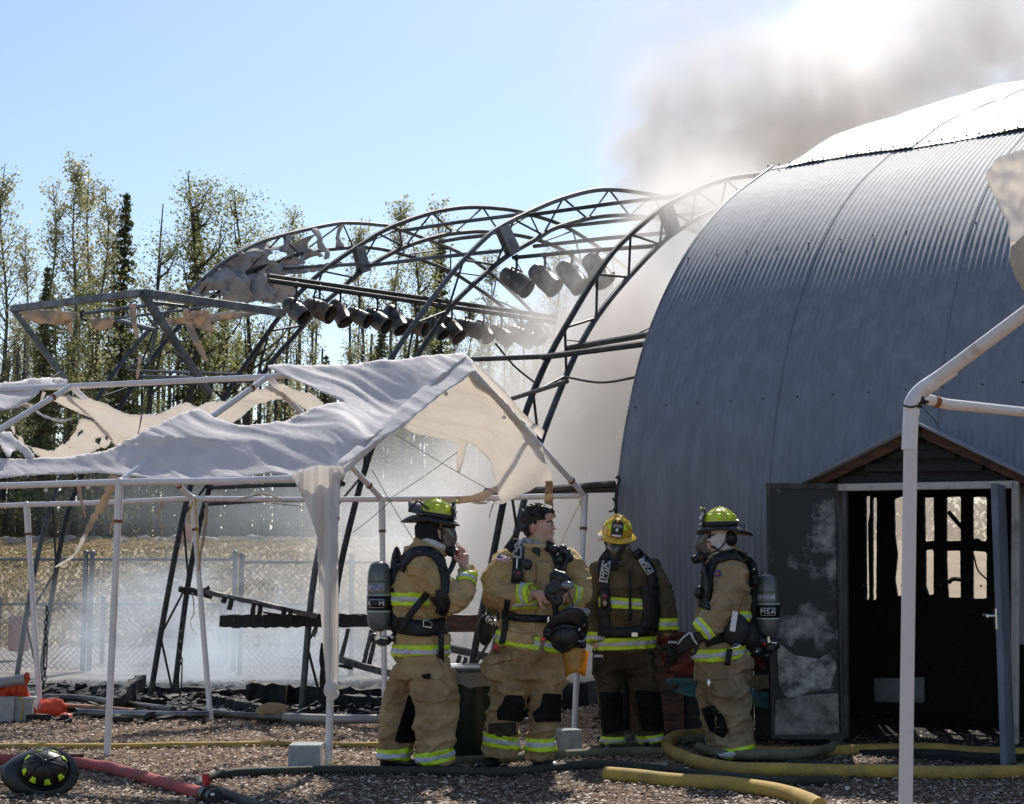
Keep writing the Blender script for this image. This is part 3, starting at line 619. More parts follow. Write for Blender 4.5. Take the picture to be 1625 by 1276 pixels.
# cloth: near slope of the first bay, sagging
near = plane3(A, R1, Bn); far = plane3(D, R1, E_)
up_n, up_f = near.n, far.n
def cl(pf, n, lift, sag=None, wr=.03, seed=0, sc=.012):
    def f(x, y):
        p = pf(x, y); u_ = x*.94+y*.34; v_ = y*.94-x*.34+18*nz((x*.01, y*.012, seed)); h = lift+wr*(nz((x*sc, y*sc*1.6, seed))+.55*(.35-abs(nz((u_*.006, v_*.045, seed+7)))*1.6)+.28*(.3-abs(nz((u_*.016, v_*.12, seed+9))))+.16*(.3-abs(nz((u_*.03, v_*.26, seed)))))
        if sag: h += sag(x, y)
        return p+n*h
    return f
sagn = lambda x, y: -.10*math.exp(-((x-600)/60)**2-((y-640)/30)**2)+.03*math.exp(-((x-260)/90)**2)*(y < 715)-.055*max(0, min(1, (y-712)/30))
S1 = [(425, 591), (470, 590), (560, 586), (640, 582), (738, 572), (745, 577), (700, 615), (640, 668), (585, 715), (545, 748), (520, 756), (470, 757), (440, 756), (330, 760), (240, 760), (190, 756), (150, 752), (60, 758), (0, 762), (-160, 764), (-160, 735), (-60, 733), (40, 733), (120, 731), (170, 724), (230, 704), (270, 685), (300, 672), (322, 666), (345, 676), (385, 687), (430, 684), (470, 672), (510, 656), (548, 643), (520, 636), (480, 618), (450, 606)]
ms = M_cloth
def up_px(f, k): return f
sheet('tarp', S1, cl(near, up_n, .065, sagn, .036, 2), M_cloth, can, cell=2.6, rag=.5)
# outer layer over the gable rafter and corner flap
sheet('tarp', [(738, 572), (752, 582), (758, 598), (700, 640), (640, 690), (600, 712), (560, 745), (548, 752), (534, 752), (560, 728), (620, 676), (690, 612)], cl(near, up_n, .06, None, .02, 5), M_cloth, can, cell=3)
sheet('side_flap', [(460, 752), (500, 738), (545, 740), (548, 752), (536, 770), (537, 900), (537, 1000), (538, 1050), (534, 1098), (518, 1102), (516, 1060), (508, 960), (504, 880), (503, 850), (490, 810), (472, 772)], lambda x, y: at(x, y, YA-.06+.05*math.sin(x*.25)+.07*nz((x*.05, y*.008, 3))), M_cloth, can, cell=4, rag=.3)
b = MB(); b.tube(bez([at(527, 1085, YA-.03), at(524, 1096, YA-.05), at(530, 1104, YA-.02)], 5), [.05, .06, .055]*3+[.05, .045, .04, .03, .02][:5-3] if False else .045, 10); b.build('flap_knot', M_cloth, can)
# far slope of the first bay seen from below, with burnt away hole
sagf = lambda x, y: -.35*math.exp(-((x-800)/60)**2-((y-735)/40)**2)
S2 = [(738, 578), (752, 584), (790, 625), (830, 668), (862, 700), (875, 738), (878, 770), (850, 764), (826, 760), (806, 772), (780, 785), (762, 794), (750, 792), (790, 768), (806, 745), (800, 722), (785, 705), (760, 696), (745, 694), (740, 712), (734, 732), (728, 732), (728, 696), (700, 695), (665, 690), (640, 678), (655, 660), (690, 625)]
sheet('tarp', S2, cl(far, up_f, -.02, sagf, .08, 11), M_cloth, can, cell=2.6, rag=.6)
sheet('tarp', [(738, 572), (760, 590), (800, 632), (845, 680), (862, 694), (858, 706), (820, 670), (780, 632), (755, 612), (742, 590)], cl(far, up_f, .06, None, .02, 12), M_cloth, can, cell=3)
sheet('tarp', [(868, 752), (880, 750), (880, 792), (885, 808), (870, 812), (866, 790)], cl(far, up_f, -.1, None, .04, 14), M_rag, can, cell=2.5, rag=.8)
sheet('tarp', [(650, 790), (700, 790), (750, 786), (790, 770), (800, 776), (760, 796), (720, 800), (680, 798)], lambda x, y: at(x, y, YE-.4+.05*nz((x*.05, y*.05, 1))), M_rag, can, cell=2.5, rag=.6)
# far slope of bay two seen past the ridge: long torn strip
far2 = plane3(E_, R2, G)
S3 = [(115, 616), (150, 620), (200, 630), (260, 632), (320, 628), (370, 620), (405, 606), (428, 600), (450, 606), (470, 618), (500, 625), (545, 642), (500, 652), (490, 644), (460, 632), (430, 628), (390, 650), (350, 664), (320, 672), (280, 680), (262, 684), (250, 692), (225, 706), (210, 710), (195, 690), (180, 672), (160, 660), (140, 648), (120, 638), (80, 630), (75, 624)]
sheet('tarp', S3, cl(far2, far2.n, -.05, lambda x, y: -.15*math.exp(-((x-250)/90)**2), .12, 21), M_cloth, can, cell=2.6, rag=.8, holes=[[(290, 652), (305, 648), (318, 650), (312, 662), (298, 660)], [(322, 646), (345, 642), (340, 652), (326, 655)], [(262, 684), (275, 680), (278, 688), (266, 692)]])
S4 = [(135, 648), (165, 655), (190, 676), (178, 692), (160, 696), (140, 706), (120, 712), (100, 722), (80, 718), (58, 706), (45, 690), (36, 672), (22, 650), (28, 652), (42, 674), (55, 690), (75, 702), (92, 700), (110, 690), (125, 672)]
sheet('tarp', S4, cl(far2, far2.n, -.12, None, .08, 22), M_rag if False else M_cloth, can, cell=3, rag=1, holes=[[(128, 676), (138, 668), (136, 676), (130, 680)], [(158, 680), (168, 679), (164, 690), (157, 688)], [(115, 695), (120, 694), (119, 699)], [(172, 678), (180, 677), (176, 684)]])
near3 = plane3(Bn, R2, Cn)
sheet('tarp', [(-160, 610), (-40, 606), (0, 612), (40, 610), (80, 605), (100, 607), (112, 612), (70, 625), (50, 640), (20, 655), (0, 664), (-60, 690), (-160, 700)], cl(near3, near3.n, .04, None, .07, 31), M_cloth, can, cell=4, rag=.8)
sheet('tarp', [(-40, 690), (0, 688), (18, 686), (26, 698), (45, 712), (58, 728), (48, 726), (38, 724), (34, 716), (26, 712), (20, 718), (16, 732), (8, 722), (0, 706), (-40, 710)], cl(near3, near3.n, .02, None, .07, 32), M_cloth, can, cell=2.5, rag=1)
# threads and torn streamers
def streamer(pts, Y, w_, m, seed=0):
    P = bez([at(x, y, Y+.03*nz((x*.1, y*.1, seed))) for x, y in pts], 5); n = len(P)
    b = MB(); b.tube(P, [w_*(.4+.6*abs(math.sin(i*1.3+seed)))*(1-.5*i/n) for i in range(n)], 6, flat=.4); b.build('torn_streamer', m, can)
for pts, Y, w_, m in (([(70, 622), (60, 648), (42, 640), (30, 645)], 13.2, .02, M_cloth), ([(112, 665), (95, 668), (70, 660), (50, 648), (36, 644)], 13, .025, M_cloth), ([(182, 755), (168, 790), (150, 820), (135, 850)], 11.6, .05, M_rag), ([(135, 848), (118, 880), (88, 900)], 11.6, .02, M_cloth), ([(175, 780), (168, 800), (172, 820)], 11.6, .012, M_rag), ([(182, 814), (176, 840), (174, 848)], 11.6, .015, M_rag), ([(124, 770), (130, 800), (136, 822)], 11.9, .02, M_rag),
                      ([(258, 798), (252, 815), (256, 835), (258, 852)], 14, .02, M_rag), ([(222, 795), (224, 806)], 14.2, .015, M_rag), ([(328, 797), (326, 830), (322, 860), (318, 880), (316, 905)], 14, .028, M_rag), ([(306, 795), (298, 825), (304, 837)], 13.9, .012, M_yrope), ([(310, 790), (312, 830), (316, 880), (318, 890)], 13.9, .012, M_yrope), ([(305, 940), (308, 970), (302, 990), (312, 1008)], 13.9, .008, M_rag),
                      ([(785, 793), (780, 808), (776, 822)], 13.3, .012, M_rag), ([(927, 786), (905, 830), (888, 868)], 12.9, .006, M_yrope), ([(918, 790), (924, 808)], 12.9, .01, M_yrope), ([(380, 792), (420, 784), (450, 794), (480, 797)], 13.8, .02, M_rag), ([(430, 798), (445, 800), (482, 804)], 13.8, .012, M_rag), ([(80, 600), (95, 590)], 12.5, .01, M_cloth), ([(520, 1212), (545, 1208), (550, 1216), (535, 1220), (522, 1216)], 10.4, .008, M_yrope)):
    streamer(pts, Y, w_, m, len(pts))
def wirepx(pts, r=.004, par=can, m=M_burnt):
    b = MB(); b.tube(bez(pts, 5), r, 4); b.build('wire', m, par)
for p, q in (((628, 690), (790, 785)), ((624, 788), (725, 718)), ((725, 718), (745, 700)), ((590, 745), (655, 855)), ((560, 845), (622, 793))): wirepx([at(*p, 13), at((p[0]+q[0])/2, (p[1]+q[1])/2+2, 13), at(*q, 13)])
wirepx([R1.lerp(R2, 1.66), at(219, 690, 12.6)], .004); wirepx([at(230, 612, 12.8), at(219, 690, 12.6), at(208, 700, 12.7)], .004)
wirepx([at(219, 690, 12.6), at(232, 704, 12.6)], .004)
for x, y in ((708, 625), (800, 662), (665, 650), (73, 778), (140, 774), (416, 766), (245, 1000)):
    if y < 900:
        b = MB(); p = at(x, y, 11.5); b.ell(p, (.016, .016, .016), 8, 6); b.tube([p, p+Vector((0, 0, .04))], .004, 4); b.build('ball_bungee', M_pole, can)

# ---------------------------------------------------------------- near canopy at right
cr = thing('party_canopy', 'white rust streaked pipe canopy corner close at right', 'canopy', (1.5, 5.6, 0))
Y0 = 5.65
top = at(1446, 652, Y0); base = at(1437, 1285, Y0); base2 = top+(base-top)*((top.z)/(top.z-base.z))
pipe('post', [at(1445, 700, Y0), base2], .026, M_rustpole, cr, 14)
pipe('sleeve', [at(1446, 645, Y0), at(1443, 714, Y0)], .0295, M_pole, cr, 14)
pipe('elbow', bez([at(1446, 660, Y0), at(1448, 640, Y0), at(1460, 622, Y0), at(1482, 606, Y0-.03)], 5), .031, M_pole, cr, 14)
pipe('rafter', [at(1478, 608, Y0-.03), at(1660, 472, Y0-.25), at(1800, 370, Y0-.4)], .026, M_rustpole, cr, 14)
pipe('sleeve', [at(1470, 614, Y0-.02), at(1512, 585, Y0-.06)], .0295, M_pole, cr, 14)
pipe('eave_rail', [at(1470, 633, Y0+.1), at(1500, 641, Y0+.15), at(1800, 672, Y0+1.6)], .021, M_rustpole, cr, 12)
ring('rust_ring', at(1470, 634, Y0+.1), at(1500, 641, Y0+.15), .023, .5, M_rust, cr)
b = MB(); b.tube(bez([at(1432, 643, Y0-.03), at(1446, 646, Y0-.035), at(1462, 642, Y0-.03)], 5), .004, 5)
for k in range(14): b.ell(at(1462+random.uniform(-8, 10), 640+random.uniform(-10, 10), Y0-.02), (.008, .008, .006), 6, 4)
b.tube(bez([at(1465, 645, Y0-.03), at(1472, 655, Y0-.03), at(1484, 668, Y0-.02), at(1490, 680, Y0-.03)], 5), .002, 4); b.build('chain', M_burnt, cr)
sheet('hanging_tarp', [(1563, 276), (1582, 250), (1610, 240), (1700, 225), (1700, 560), (1660, 500), (1625, 463), (1612, 440), (1602, 412), (1603, 388), (1600, 352), (1588, 335), (1572, 300)], lambda x, y: at(x, y, Y0-.25+.06*nz((x*.03, y*.012, 2))+.02*nz((x*.09, y*.05, 4))+(.05 if y > 385 else 0)), M_cloth, cr, cell=4, rag=.4)
sheet('hanging_tarp', [(1602, 412), (1604, 392), (1640, 360), (1700, 350), (1700, 560), (1660, 500), (1625, 463), (1612, 440)], lambda x, y: at(x, y, Y0-.30+.03*nz((x*.03, y*.02, 8))), mat('aged_tarp', (.62, .54, .42), .6, .12, 5, 0, .3, 12, trans=.3), cr, cell=4, rag=.4)
# ---------------------------------------------------------------- fences
def fence(name, label, x0, x1, y, h, posts, mesh=.085, rw=.02, m=None, slope=0):
    f = thing(name, label, 'fence', ((x0+x1)/2, y, 0))
    m = m or mat('galvanised_wire', (.22, .22, .23), .5, .2, 8, .4, 0)
    yy = lambda x: y+slope*(x-x0)
    b = MB(); b.tube([(x0, yy(x0), h), (x1, yy(x1), h)], rw, 6); b.build('top_rail', m, f)
    for x in posts:
        b = MB(); b.tube([(x, yy(x), 0), (x, yy(x), h+.08)], .035, 8); b.ell((x, yy(x), h+.09), (.045, .045, .04), 8, 5); b.build('post', m, f)
    b = MB(); W = x1-x0; k = -h
    while k < W:
        for s in (0, 1):
            a = max(k, 0); c = min(k+h, W)
            if a >= c: continue
            za, zc = (a-k, c-k) if s == 0 else (h-(a-k), h-(c-k))
            b.tube([(x0+a, yy(x0+a)+.004*s, za), (x0+c, yy(x0+c)+.004*s, zc)], .0035, 3, cap=False)
        k += mesh
    o = b.build('wire_mesh', m, f); o['kind'] = 'stuff'
X = lambda px, Y: (px-812.5)*Y/F
fence('chain_link_fence', 'tall chain link fence across the slope behind the smoke', X(-250, 20.5), X(380, 20.5), 20.5, 1.5, [X(p, 20.5) for p in (-200, 140, 150, 376)])
fence('chain_link_fence', 'dark railed chain link fence right of the gate posts', X(386, 19.8), X(1000, 19.8), 19.8, 1.46, [X(p, 19.8) for p in (386, 560, 740, 960)], m=mat('dark_wire', (.07, .07, .075), .6, .2, 8, .2, 0))
fence('chain_link_fence', 'low chain link fence running in front of the grass bank', X(-250, 22), X(600, 22), 22, .86, [X(p, 22) for p in (-100, 6, 170, 355, 364, 560)])
# ---------------------------------------------------------------- charred remains
def rough(p, q, w_, h, m, cuts=14, jit=.012, name=None, label=None, cat=None, par=None, group=None):
    b = MB(); b.beam(p, q, w_, h, cuts=cuts, jit=jit); o = b.build(name, m, par, smooth=False)
    if label: tag(o, label, cat, group)
    return o
rough(at(351, 986, 15.0), at(610, 985, 14.1), .06, .12, M_char, 30, .012, 'charred_beam', 'thick blackened horizontal beam between the second and third arches', 'beam')
rough(at(605, 987, 14.0), at(782, 990, 13.3), .08, .15, M_brownwood, 12, .006, 'scorched_beam', 'reddish brown scorched beam behind the two middle firefighters', 'beam')
rl = thing('burnt_handrail', 'burnt sloping handrail with charred balusters', 'handrail', at(450, 1000, 14.8))
M_railm = mat('burnt_rail', (.10, .095, .09), .6, .4, 9, 0, .4, 40, col2=(.02, .02, .02))
rough(at(322, 938, 14.9), at(505, 978, 14.4), .05, .045, M_railm, 14, .006, 'top_rail', par=rl); rough(at(285, 934, 15.0), at(335, 945, 14.9), .04, .05, M_char, 6, .014, 'top_rail', par=rl)
rough(at(314, 942, 14.9), at(332, 932, 14.9), .03, .03, M_char, 4, .008, 'splinter', par=rl)
for x0, y0, x1, y1 in ((358, 946, 354, 957), (368, 948, 364, 968), (404, 956, 399, 984), (414, 958, 409, 992), (452, 966, 449, 980), (462, 968, 458, 990), (503, 990, 497, 1010), (553, 998, 540, 1046), (590, 1000, 576, 1056), (598, 1000, 585, 1060), (730, 1040, 722, 1068), (740, 1043, 732, 1068)):
    rough(at(x0, y0, 14.5), at(x1, y1, 14.5), .04, .04, M_railm if y1 > 1000 else M_char, 5, .005, 'baluster', par=rl)
rough(at(536, 1046, 14.3), at(640, 1075, 14), .04, .06, M_railm, 9, .006, 'bottom_rail', par=rl); rough(at(700, 1026, 13.9), at(772, 1042, 13.7), .05, .06, M_railm, 6, .004, 'bottom_rail', par=rl)
rough(at(538, 1056, 14.3), at(560, 1060, 14.3), .03, .03, M_char, 4, .006, 'splinter', par=rl); rough(at(418, 972, 14.6), at(445, 976, 14.6), .02, .02, M_char, 3, .003, 'splinter', par=rl)
pst = rough(gnd(516, 1128)+Vector((.02, -.12, 0)), at(516, 1020, gnd(516, 1128).y-.12), .09, .09, M_char, 8, .01, 'charred_post', 'short charred post beside the third arch foot', 'post')
# poles lying on the ground
def lying(name, label, pts, r, m, grp=None, cat='pipe'):
    b = MB(); b.tube(bez([gnd(x, y)+Vector((0, 0, r+.02)) for x, y in pts], 5), r, 9); tag(b.build(name, m), label, cat, grp)
M_dpipe = mat('scorched_pipe', (.20, .16, .13), .4, .4, 3, .5, .1, 30, col2=(.03, .028, .026))
lying('fallen_pipe', 'long scorched pipe lying from the orange barrier towards the second arch foot', [(70, 1116), (130, 1118), (200, 1128), (275, 1137)], .038, M_dpipe)
lying('fallen_pipe', 'pale shiny pipe lying in front of the ash at left', [(125, 1140), (220, 1143), (330, 1144)], .034, mat('shiny_pipe', (.35, .34, .34), .3, .3, 3, .6, .05, 20, col2=(.08, .07, .07)))
lying('fallen_pipe', 'black pipe lying behind the far middle canopy post', [(325, 1139), (380, 1145), (470, 1150), (500, 1151)], .034, M_dpipe)
lying('fallen_pipe', 'long grey pipe lying beyond the concrete block', [(450, 1150), (540, 1153), (640, 1152)], .042, mat('grey_pipe', (.30, .28, .27), .4, .2, 3, .2, .05))
lying('fallen_pipe', 'thin grey pipe lying behind the yellow helmet firefighter', [(700, 1148), (770, 1152), (900, 1146), (960, 1140), (1010, 1139)], .02, mat('grey_pipe', (.3, .3, .3)))
lying('fallen_pipe', 'short white pipe end lying behind the rubbish bin', [(735, 1150), (780, 1149)], .05, M_pole)
lying('fallen_pipe', 'rusty pipe lying at left behind the shiny pipe', [(100, 1131), (150, 1134), (215, 1140)], .035, mat('rusty_pipe', (.3, .15, .08), .7, .4))
logs = [((182, 1108), (222, 1090), .13, 'charred log end propped in the smoke left of the second arch'), ((188, 1092), (330, 1092), .08, 'pale scorched plank standing back in the left smoke'), ((340, 1108), (445, 1133), .10, 'burnt ribbed plank lying slanted by the second arch'), ((392, 1092), (455, 1092), .22, 'big blistered charred timber with reddish burn in the smoke'), ((455, 1090), (640, 1096), .18, 'long blue hazed charred timber behind the third arch foot'), ((540, 1112), (640, 1118), .12, 'low charred timber right of the flap'), ((235, 1110), (262, 1112), .08, 'small charred stub at the second arch foot'), ((300, 1100), (392, 1092), .07, 'thin slanting charred plank between arches'), ((760, 1120), (900, 1108), .28, 'dark burnt heap behind the firefighters legs'), ((560, 1130), (640, 1128), .05, 'thin burnt batten near the third arch foot'), ((875, 1110), (940, 1112), .30, 'burnt lump behind the white far right canopy post'), ((150, 1126), (230, 1128), .06, 'half burnt batten in the ash at left')]
for (p, q, h, lb) in logs:
    P, Q = gnd(p[0], p[1]+10), gnd(q[0], q[1]+10)
    if h > .12: P, Q = gnd(p[0], p[1]+26), gnd(q[0], q[1]+26)
    if 'propped' in lb: Q.z += .16; P.z += .03
    P.z += h/2; Q.z += h/2
    rough(P, Q, h*.8, h, M_char, max(6, int((Q-P).length/.06)), h*.13, 'charred_timber', lb, 'timber', group='burnt timbers in the fire area')
# ragged heap pieces
rs = random.Random(5)
b = MB()
for k in range(420):
    x = rs.uniform(60, 960); y = rs.uniform(1092, 1150)
    p = gnd(x, y); s = rs.uniform(.02, .09)
    q = p+Vector((rs.uniform(-1, 1), rs.uniform(-1, 1), rs.uniform(0, .3)))*s*2.5
    b.beam(p+Vector((0, 0, s*.3)), q+Vector((0, 0, s*.3)), s*.6, s*.5, cuts=2, jit=s*.12)
tag(b.build('burnt_rubble', M_char, smooth=False), 'scattered burnt splinters and black rubble', kind='stuff')
b = MB()
for k in range(500):
    x = rs.uniform(940, 1250); y = rs.uniform(1120, 1180); p = gnd(x, y)
    z = gz(p.x, p.y); s = rs.uniform(.01, .035); b.ell((p.x, p.y, z+s*.2), (s, s*.8, s*.6), 6, 4, jit=.2)
tag(b.build('dirt_clods', mat('dark_dirt', (.05, .04, .03), .9, .4, 20, 0, .5), smooth=False), 'dark dirt clods and pebbles on the mound', kind='stuff')
# orange plastic barrier, half melted
ob = thing('plastic_barrier', 'melted orange plastic barrier at the left edge', 'barrier', gnd(30, 1138))
M_or = mat('orange_plastic', (.75, .09, .03), .35, .15, 6, 0, .1, trans=.15)
sheet('panel', [(-60, 1078), (-10, 1085), (38, 1076), (44, 1066), (47, 1078), (42, 1090), (46, 1108), (58, 1128), (60, 1136), (50, 1135), (34, 1126), (20, 1132), (-60, 1132)], lambda x, y: at(x, y, 13.9+.10*nz((x*.06, y*.04, 1))+.03*nz((x*.2, y*.15, 1))), M_or, ob, cell=2.5, solid=.03)
b = MB(); b.tube([at(-60, 1092, 13.8), at(40, 1078, 13.85)], .05, 9); b.build('top_tube', mat('grey_pipe', (.3, .3, .3)), ob)
lump = MB(); lump.ell(gnd(85, 1136)+Vector((0, 0, .07)), (.13, .08, .09), 14, 10, jit=.18); lump.ell(gnd(70, 1135)+Vector((0, 0, .05)), (.07, .06, .1), 12, 8, jit=.2); lump.ell(gnd(104, 1140)+Vector((0, 0, .02)), (.06, .05, .03), 10, 8, jit=.2)
tag(lump.build('melted_plastic', M_or), 'crumpled red orange melted plastic lump', 'plastic')
for k, (x, y, w_, h, lb) in enumerate(((10, 1144, .19, .22, 'grey concrete block left of the yellow stringed one'), (38, 1143, .18, .21, 'grey concrete block with yellow string beside the orange barrier'))):
    p = gnd(x, y); b = MB(); b.box(p+Vector((0, 0, h/2)), (w_, .2, h), .1*k); o = tag(b.build('concrete_block', M_conc, bevel=.008), lb, 'block')
    if k: c = MB(); c.tube(bez([p+Vector((-.03, -.11, .2)), p+Vector((0, -.11, .21)), p+Vector((.02, -.112, .1)), p+Vector((0, -.11, .0))], 4), .006, 5); c.build('string', M_yrope, o)
def cblock(x0, x1, yt, yb, lb, rot=0, dp=.2):
    p = gnd((x0+x1)/2, yb); w_ = (x1-x0)*p.y/F; h = (yb-yt)*p.y/F*.97
    b = MB(); b.box(p+Vector((0, dp/2, h/2)), (w_, dp, h), rot); tag(b.build('concrete_block', M_conc, bevel=.008), lb, 'block')
cblock(457, 507, 1183, 1224, 'pale concrete block beside the front canopy post'); cblock(880, 919, 1159, 1198, 'concrete block under the far right canopy post', .35, .18)
# paper bag, bricks, wood scraps, bottle
b = MB(); b.ell(gnd(432, 1146)+Vector((0, 0, .09)), (.15, .12, .085), 12, 8, jit=.12); tag(b.build('paper_sack', mat('kraft', (.33, .21, .10), .8, .2, 8, 0, .4, 20), smooth=False), 'crumpled brown sack beside the fallen pipes', 'sack')
rough(gnd(57, 1206)+Vector((0, 0, .04)), gnd(79, 1203)+Vector((0, 0, .05)), .07, .06, mat('cut_wood', (.42, .26, .14), .8), 3, .004, 'wood_offcut', 'pale wood offcut behind the black helmet', 'wood')
rough(gnd(92, 1208)+Vector((0, 0, .03)), gnd(132, 1206)+Vector((0, 0, .03)), .05, .04, M_brownwood, 4, .004, 'wood_offcut', 'dark red brown wood offcut behind the red hose', 'wood')
b = MB(); p = gnd(746, 1206); b.tube([p+Vector((0, 0, .03)), p+Vector((.05, .02, .03)), p+Vector((.09, .03, .03)), p+Vector((.13, .04, .03))], [.035, .035, .035, .015], 10); tag(b.build('plastic_bottle', mat('clear_plastic', (.5, .55, .6), .15, .1, trans=.5)), 'small clear plastic bottle by the rubbish bin', 'bottle')
# rubbish bin
tb = thing('rubbish_bin', 'dark green wheeled rubbish bin with liner behind the left firefighter', 'bin', gnd(735, 1212))
bc = gnd(735, 1212)+Vector((0, .25, 0)); sc_ = 1.0
b = MB(); V = []; n = 28; pr = [(.185, 0), (.195, .02), (.235, .50), (.24, .56), (.252, .565), (.252, .60), (.24, .61)]
for r, z in pr:
    for k in range(n): a = 2*math.pi*k/n; V.append(bc+Vector((r*math.cos(a), r*math.sin(a), z)))
b.add(V, [(i*n+k, i*n+(k+1) % n, (i+1)*n+(k+1) % n, (i+1)*n+k) for i in range(len(pr)-1) for k in range(n)]); b.build('body', mat('dark_green_plastic', (.02, .035, .022), .35, .2, 6, 0, .05), tb, solid=.006)
b = MB(); b.tube([bc+Vector((math.cos(a*math.pi/15)*.26, math.sin(a*math.pi/15)*.26, .655)) for a in range(31)], .018, 8, cap=False); b.add([bc+Vector((.26*math.cos(2*math.pi*k/n), .26*math.sin(2*math.pi*k/n), .665)) for k in range(n)], [tuple(range(n))]); b.build('lid', mat('grey_plastic', (.12, .13, .14), .35), tb)
b = MB(); V = []
for i, (r, z) in enumerate(((.262, .655), (.27, .62), (.268, .58), (.272, .54))):
    for k in range(60): a = 2*math.pi*k/60; rr = r+.010*math.sin(k*2.1+i)+.008*nz((k*.3, i, 2)); V.append(bc+Vector((rr*math.cos(a), rr*math.sin(a), z+(.035*nz((k*.35, 5, 1)) if i == 3 else 0))))
b.add(V, [(i*60+k, i*60+(k+1) % 60, (i+1)*60+(k+1) % 60, (i+1)*60+k) for i in range(3) for k in range(60)]); b.ell(bc+Vector((.27, -.05, .56)), (.05, .05, .04), 12, 8, jit=.15); b.build('liner', mat('clear_liner', (.62, .58, .48), .3, .1, 8, 0, .3, trans=.5), tb)

# ---------------------------------------------------------------- hoses
M_hy = mat('yellow_hose', (.50, .31, .06), .75, .2, 5, 0, .5, 120, col2=(.26, .18, .06))
M_hg = mat('olive_hose', (.16, .15, .09), .75, .3, 7, 0, .5, 120)
M_hr = mat('red_hose', (.42, .06, .05), .7, .25, 7, 0, .5, 120, col2=(.25, .05, .04))
M_hb = mat('dark_hose', (.035, .035, .022), .7, .3, 7, 0, .5, 120)
M_hp = mat('pale_hose', (.40, .36, .26), .7, .2, 7, 0, .5, 120)
def hose(label, pts, r, m, zoff=0):
    P = [gnd(q[0], q[1]+(q[2] if len(q) > 2 else 0)) for q in pts]
    P = [Vector((p.x, p.y, max(gz(p.x, p.y), -.01)+r*.82+zoff+(q[3] if len(q) > 3 else 0))) for p, q in zip(P, pts)]
    C = bez(P, 8); C = [c+Vector((0, 0, .006*nz(c, 3))) for c in C]
    b = MB(); b.tube(C, [r*(1+.05*nz(c, 4)) for c in C], 12, flat=.9); tag(b.build('fire_hose', m), label, 'hose', None); return C
hose('thin dirty yellow hose stretched across the ground behind the canopy posts', [(-60, 1188), (60, 1188), (200, 1188), (330, 1186), (450, 1184), (560, 1187), (640, 1187), (760, 1188)], .025, M_hg if False else M_hy)
rc = hose('red hose running from the left edge to a coupling', [(-60, 1212), (30, 1212), (100, 1215), (160, 1222), (220, 1238), (280, 1258), (325, 1272)], .042, M_hr)
hose('black hose looping from the red coupling past the firefighters boots', [(420, 1292), (360, 1270), (318, 1252), (340, 1236), (430, 1230), (560, 1229), (680, 1230), (800, 1232), (880, 1226), (960, 1222), (1060, 1230), (1160, 1240), (1240, 1246), (1330, 1244)], .035, M_hb)
hose('olive hose lying along the ground below the yellow helmet firefighter', [(700, 1216), (860, 1206), (960, 1200), (1040, 1198), (1100, 1206)], .035, M_hg)
hose('fat ochre hose in the sunlit bottom foreground', [(960, 1238), (1000, 1241), (1060, 1246), (1130, 1250), (1200, 1258), (1260, 1270), (1300, 1290)], .05, M_hy)
hose('long yellow hose curving from the loop to the right edge', [(1225, 1176), (1150, 1172), (1085, 1174), (1058, 1188), (1075, 1208), (1130, 1226), (1200, 1232), (1330, 1234), (1470, 1236), (1560, 1236), (1700, 1230)], .052, M_hy)
hose('yellow hose lying just outside the barn door', [(1180, 1200), (1260, 1202), (1340, 1198), (1480, 1196), (1560, 1202), (1700, 1206)], .045, M_hy)
hose('grey green hose loop by the open barn door', [(1180, 1174), (1260, 1179), (1320, 1184), (1328, 1194), (1290, 1208), (1240, 1214), (1150, 1212), (1110, 1200)], .04, M_hg, .03)
hose('thin dark hose between the two yellow hoses', [(1140, 1204), (1240, 1213), (1320, 1220), (1420, 1222), (1460, 1226)], .02, M_hb)
hose('short olive hose behind the yellow helmet firefighter', [(940, 1192), (1000, 1188), (1060, 1180), (1130, 1176), (1190, 1178)], .035, M_hg)
hose('pale hose with frayed end at the right of the middle boots', [(880, 1216), (960, 1214), (1060, 1218)], .012, M_hp)
# coupling
cp = thing('hose_coupling', 'red handled hose coupling at the end of the red hose', 'coupling', gnd(330, 1272))
c0 = rc[-1]; c1 = gnd(372, 1290)+Vector((0, 0, .05)); dd = (c1-c0).normalized()
b = MB(); b.tube([c0, c0+dd*.05, c0+dd*.051, c0+dd*.09, c0+dd*.091, c0+dd*.17], [.05, .05, .062, .062, .05, .05], 14); b.build('body', M_rubber, cp)
b = MB(); b.tube([c0+dd*.02+Vector((0, 0, .05)), c0+dd*.0+Vector((.0, 0, .12))], .028, 8, flat=.6); b.tube([c0+dd*.01-Vector((0, 0, .05)), c0+dd*.02+Vector((.0, 0, .11))], .02, 8); b.build('handle', mat('red_paint', (.6, .03, .03), .35), cp)
b = MB()
for k in range(4): b.ell(c0+dd*(.10+.02*k)+Vector((0, -.04, .02)), (.012, .012, .012), 8, 5)
b.build('lug', M_chrome, cp)
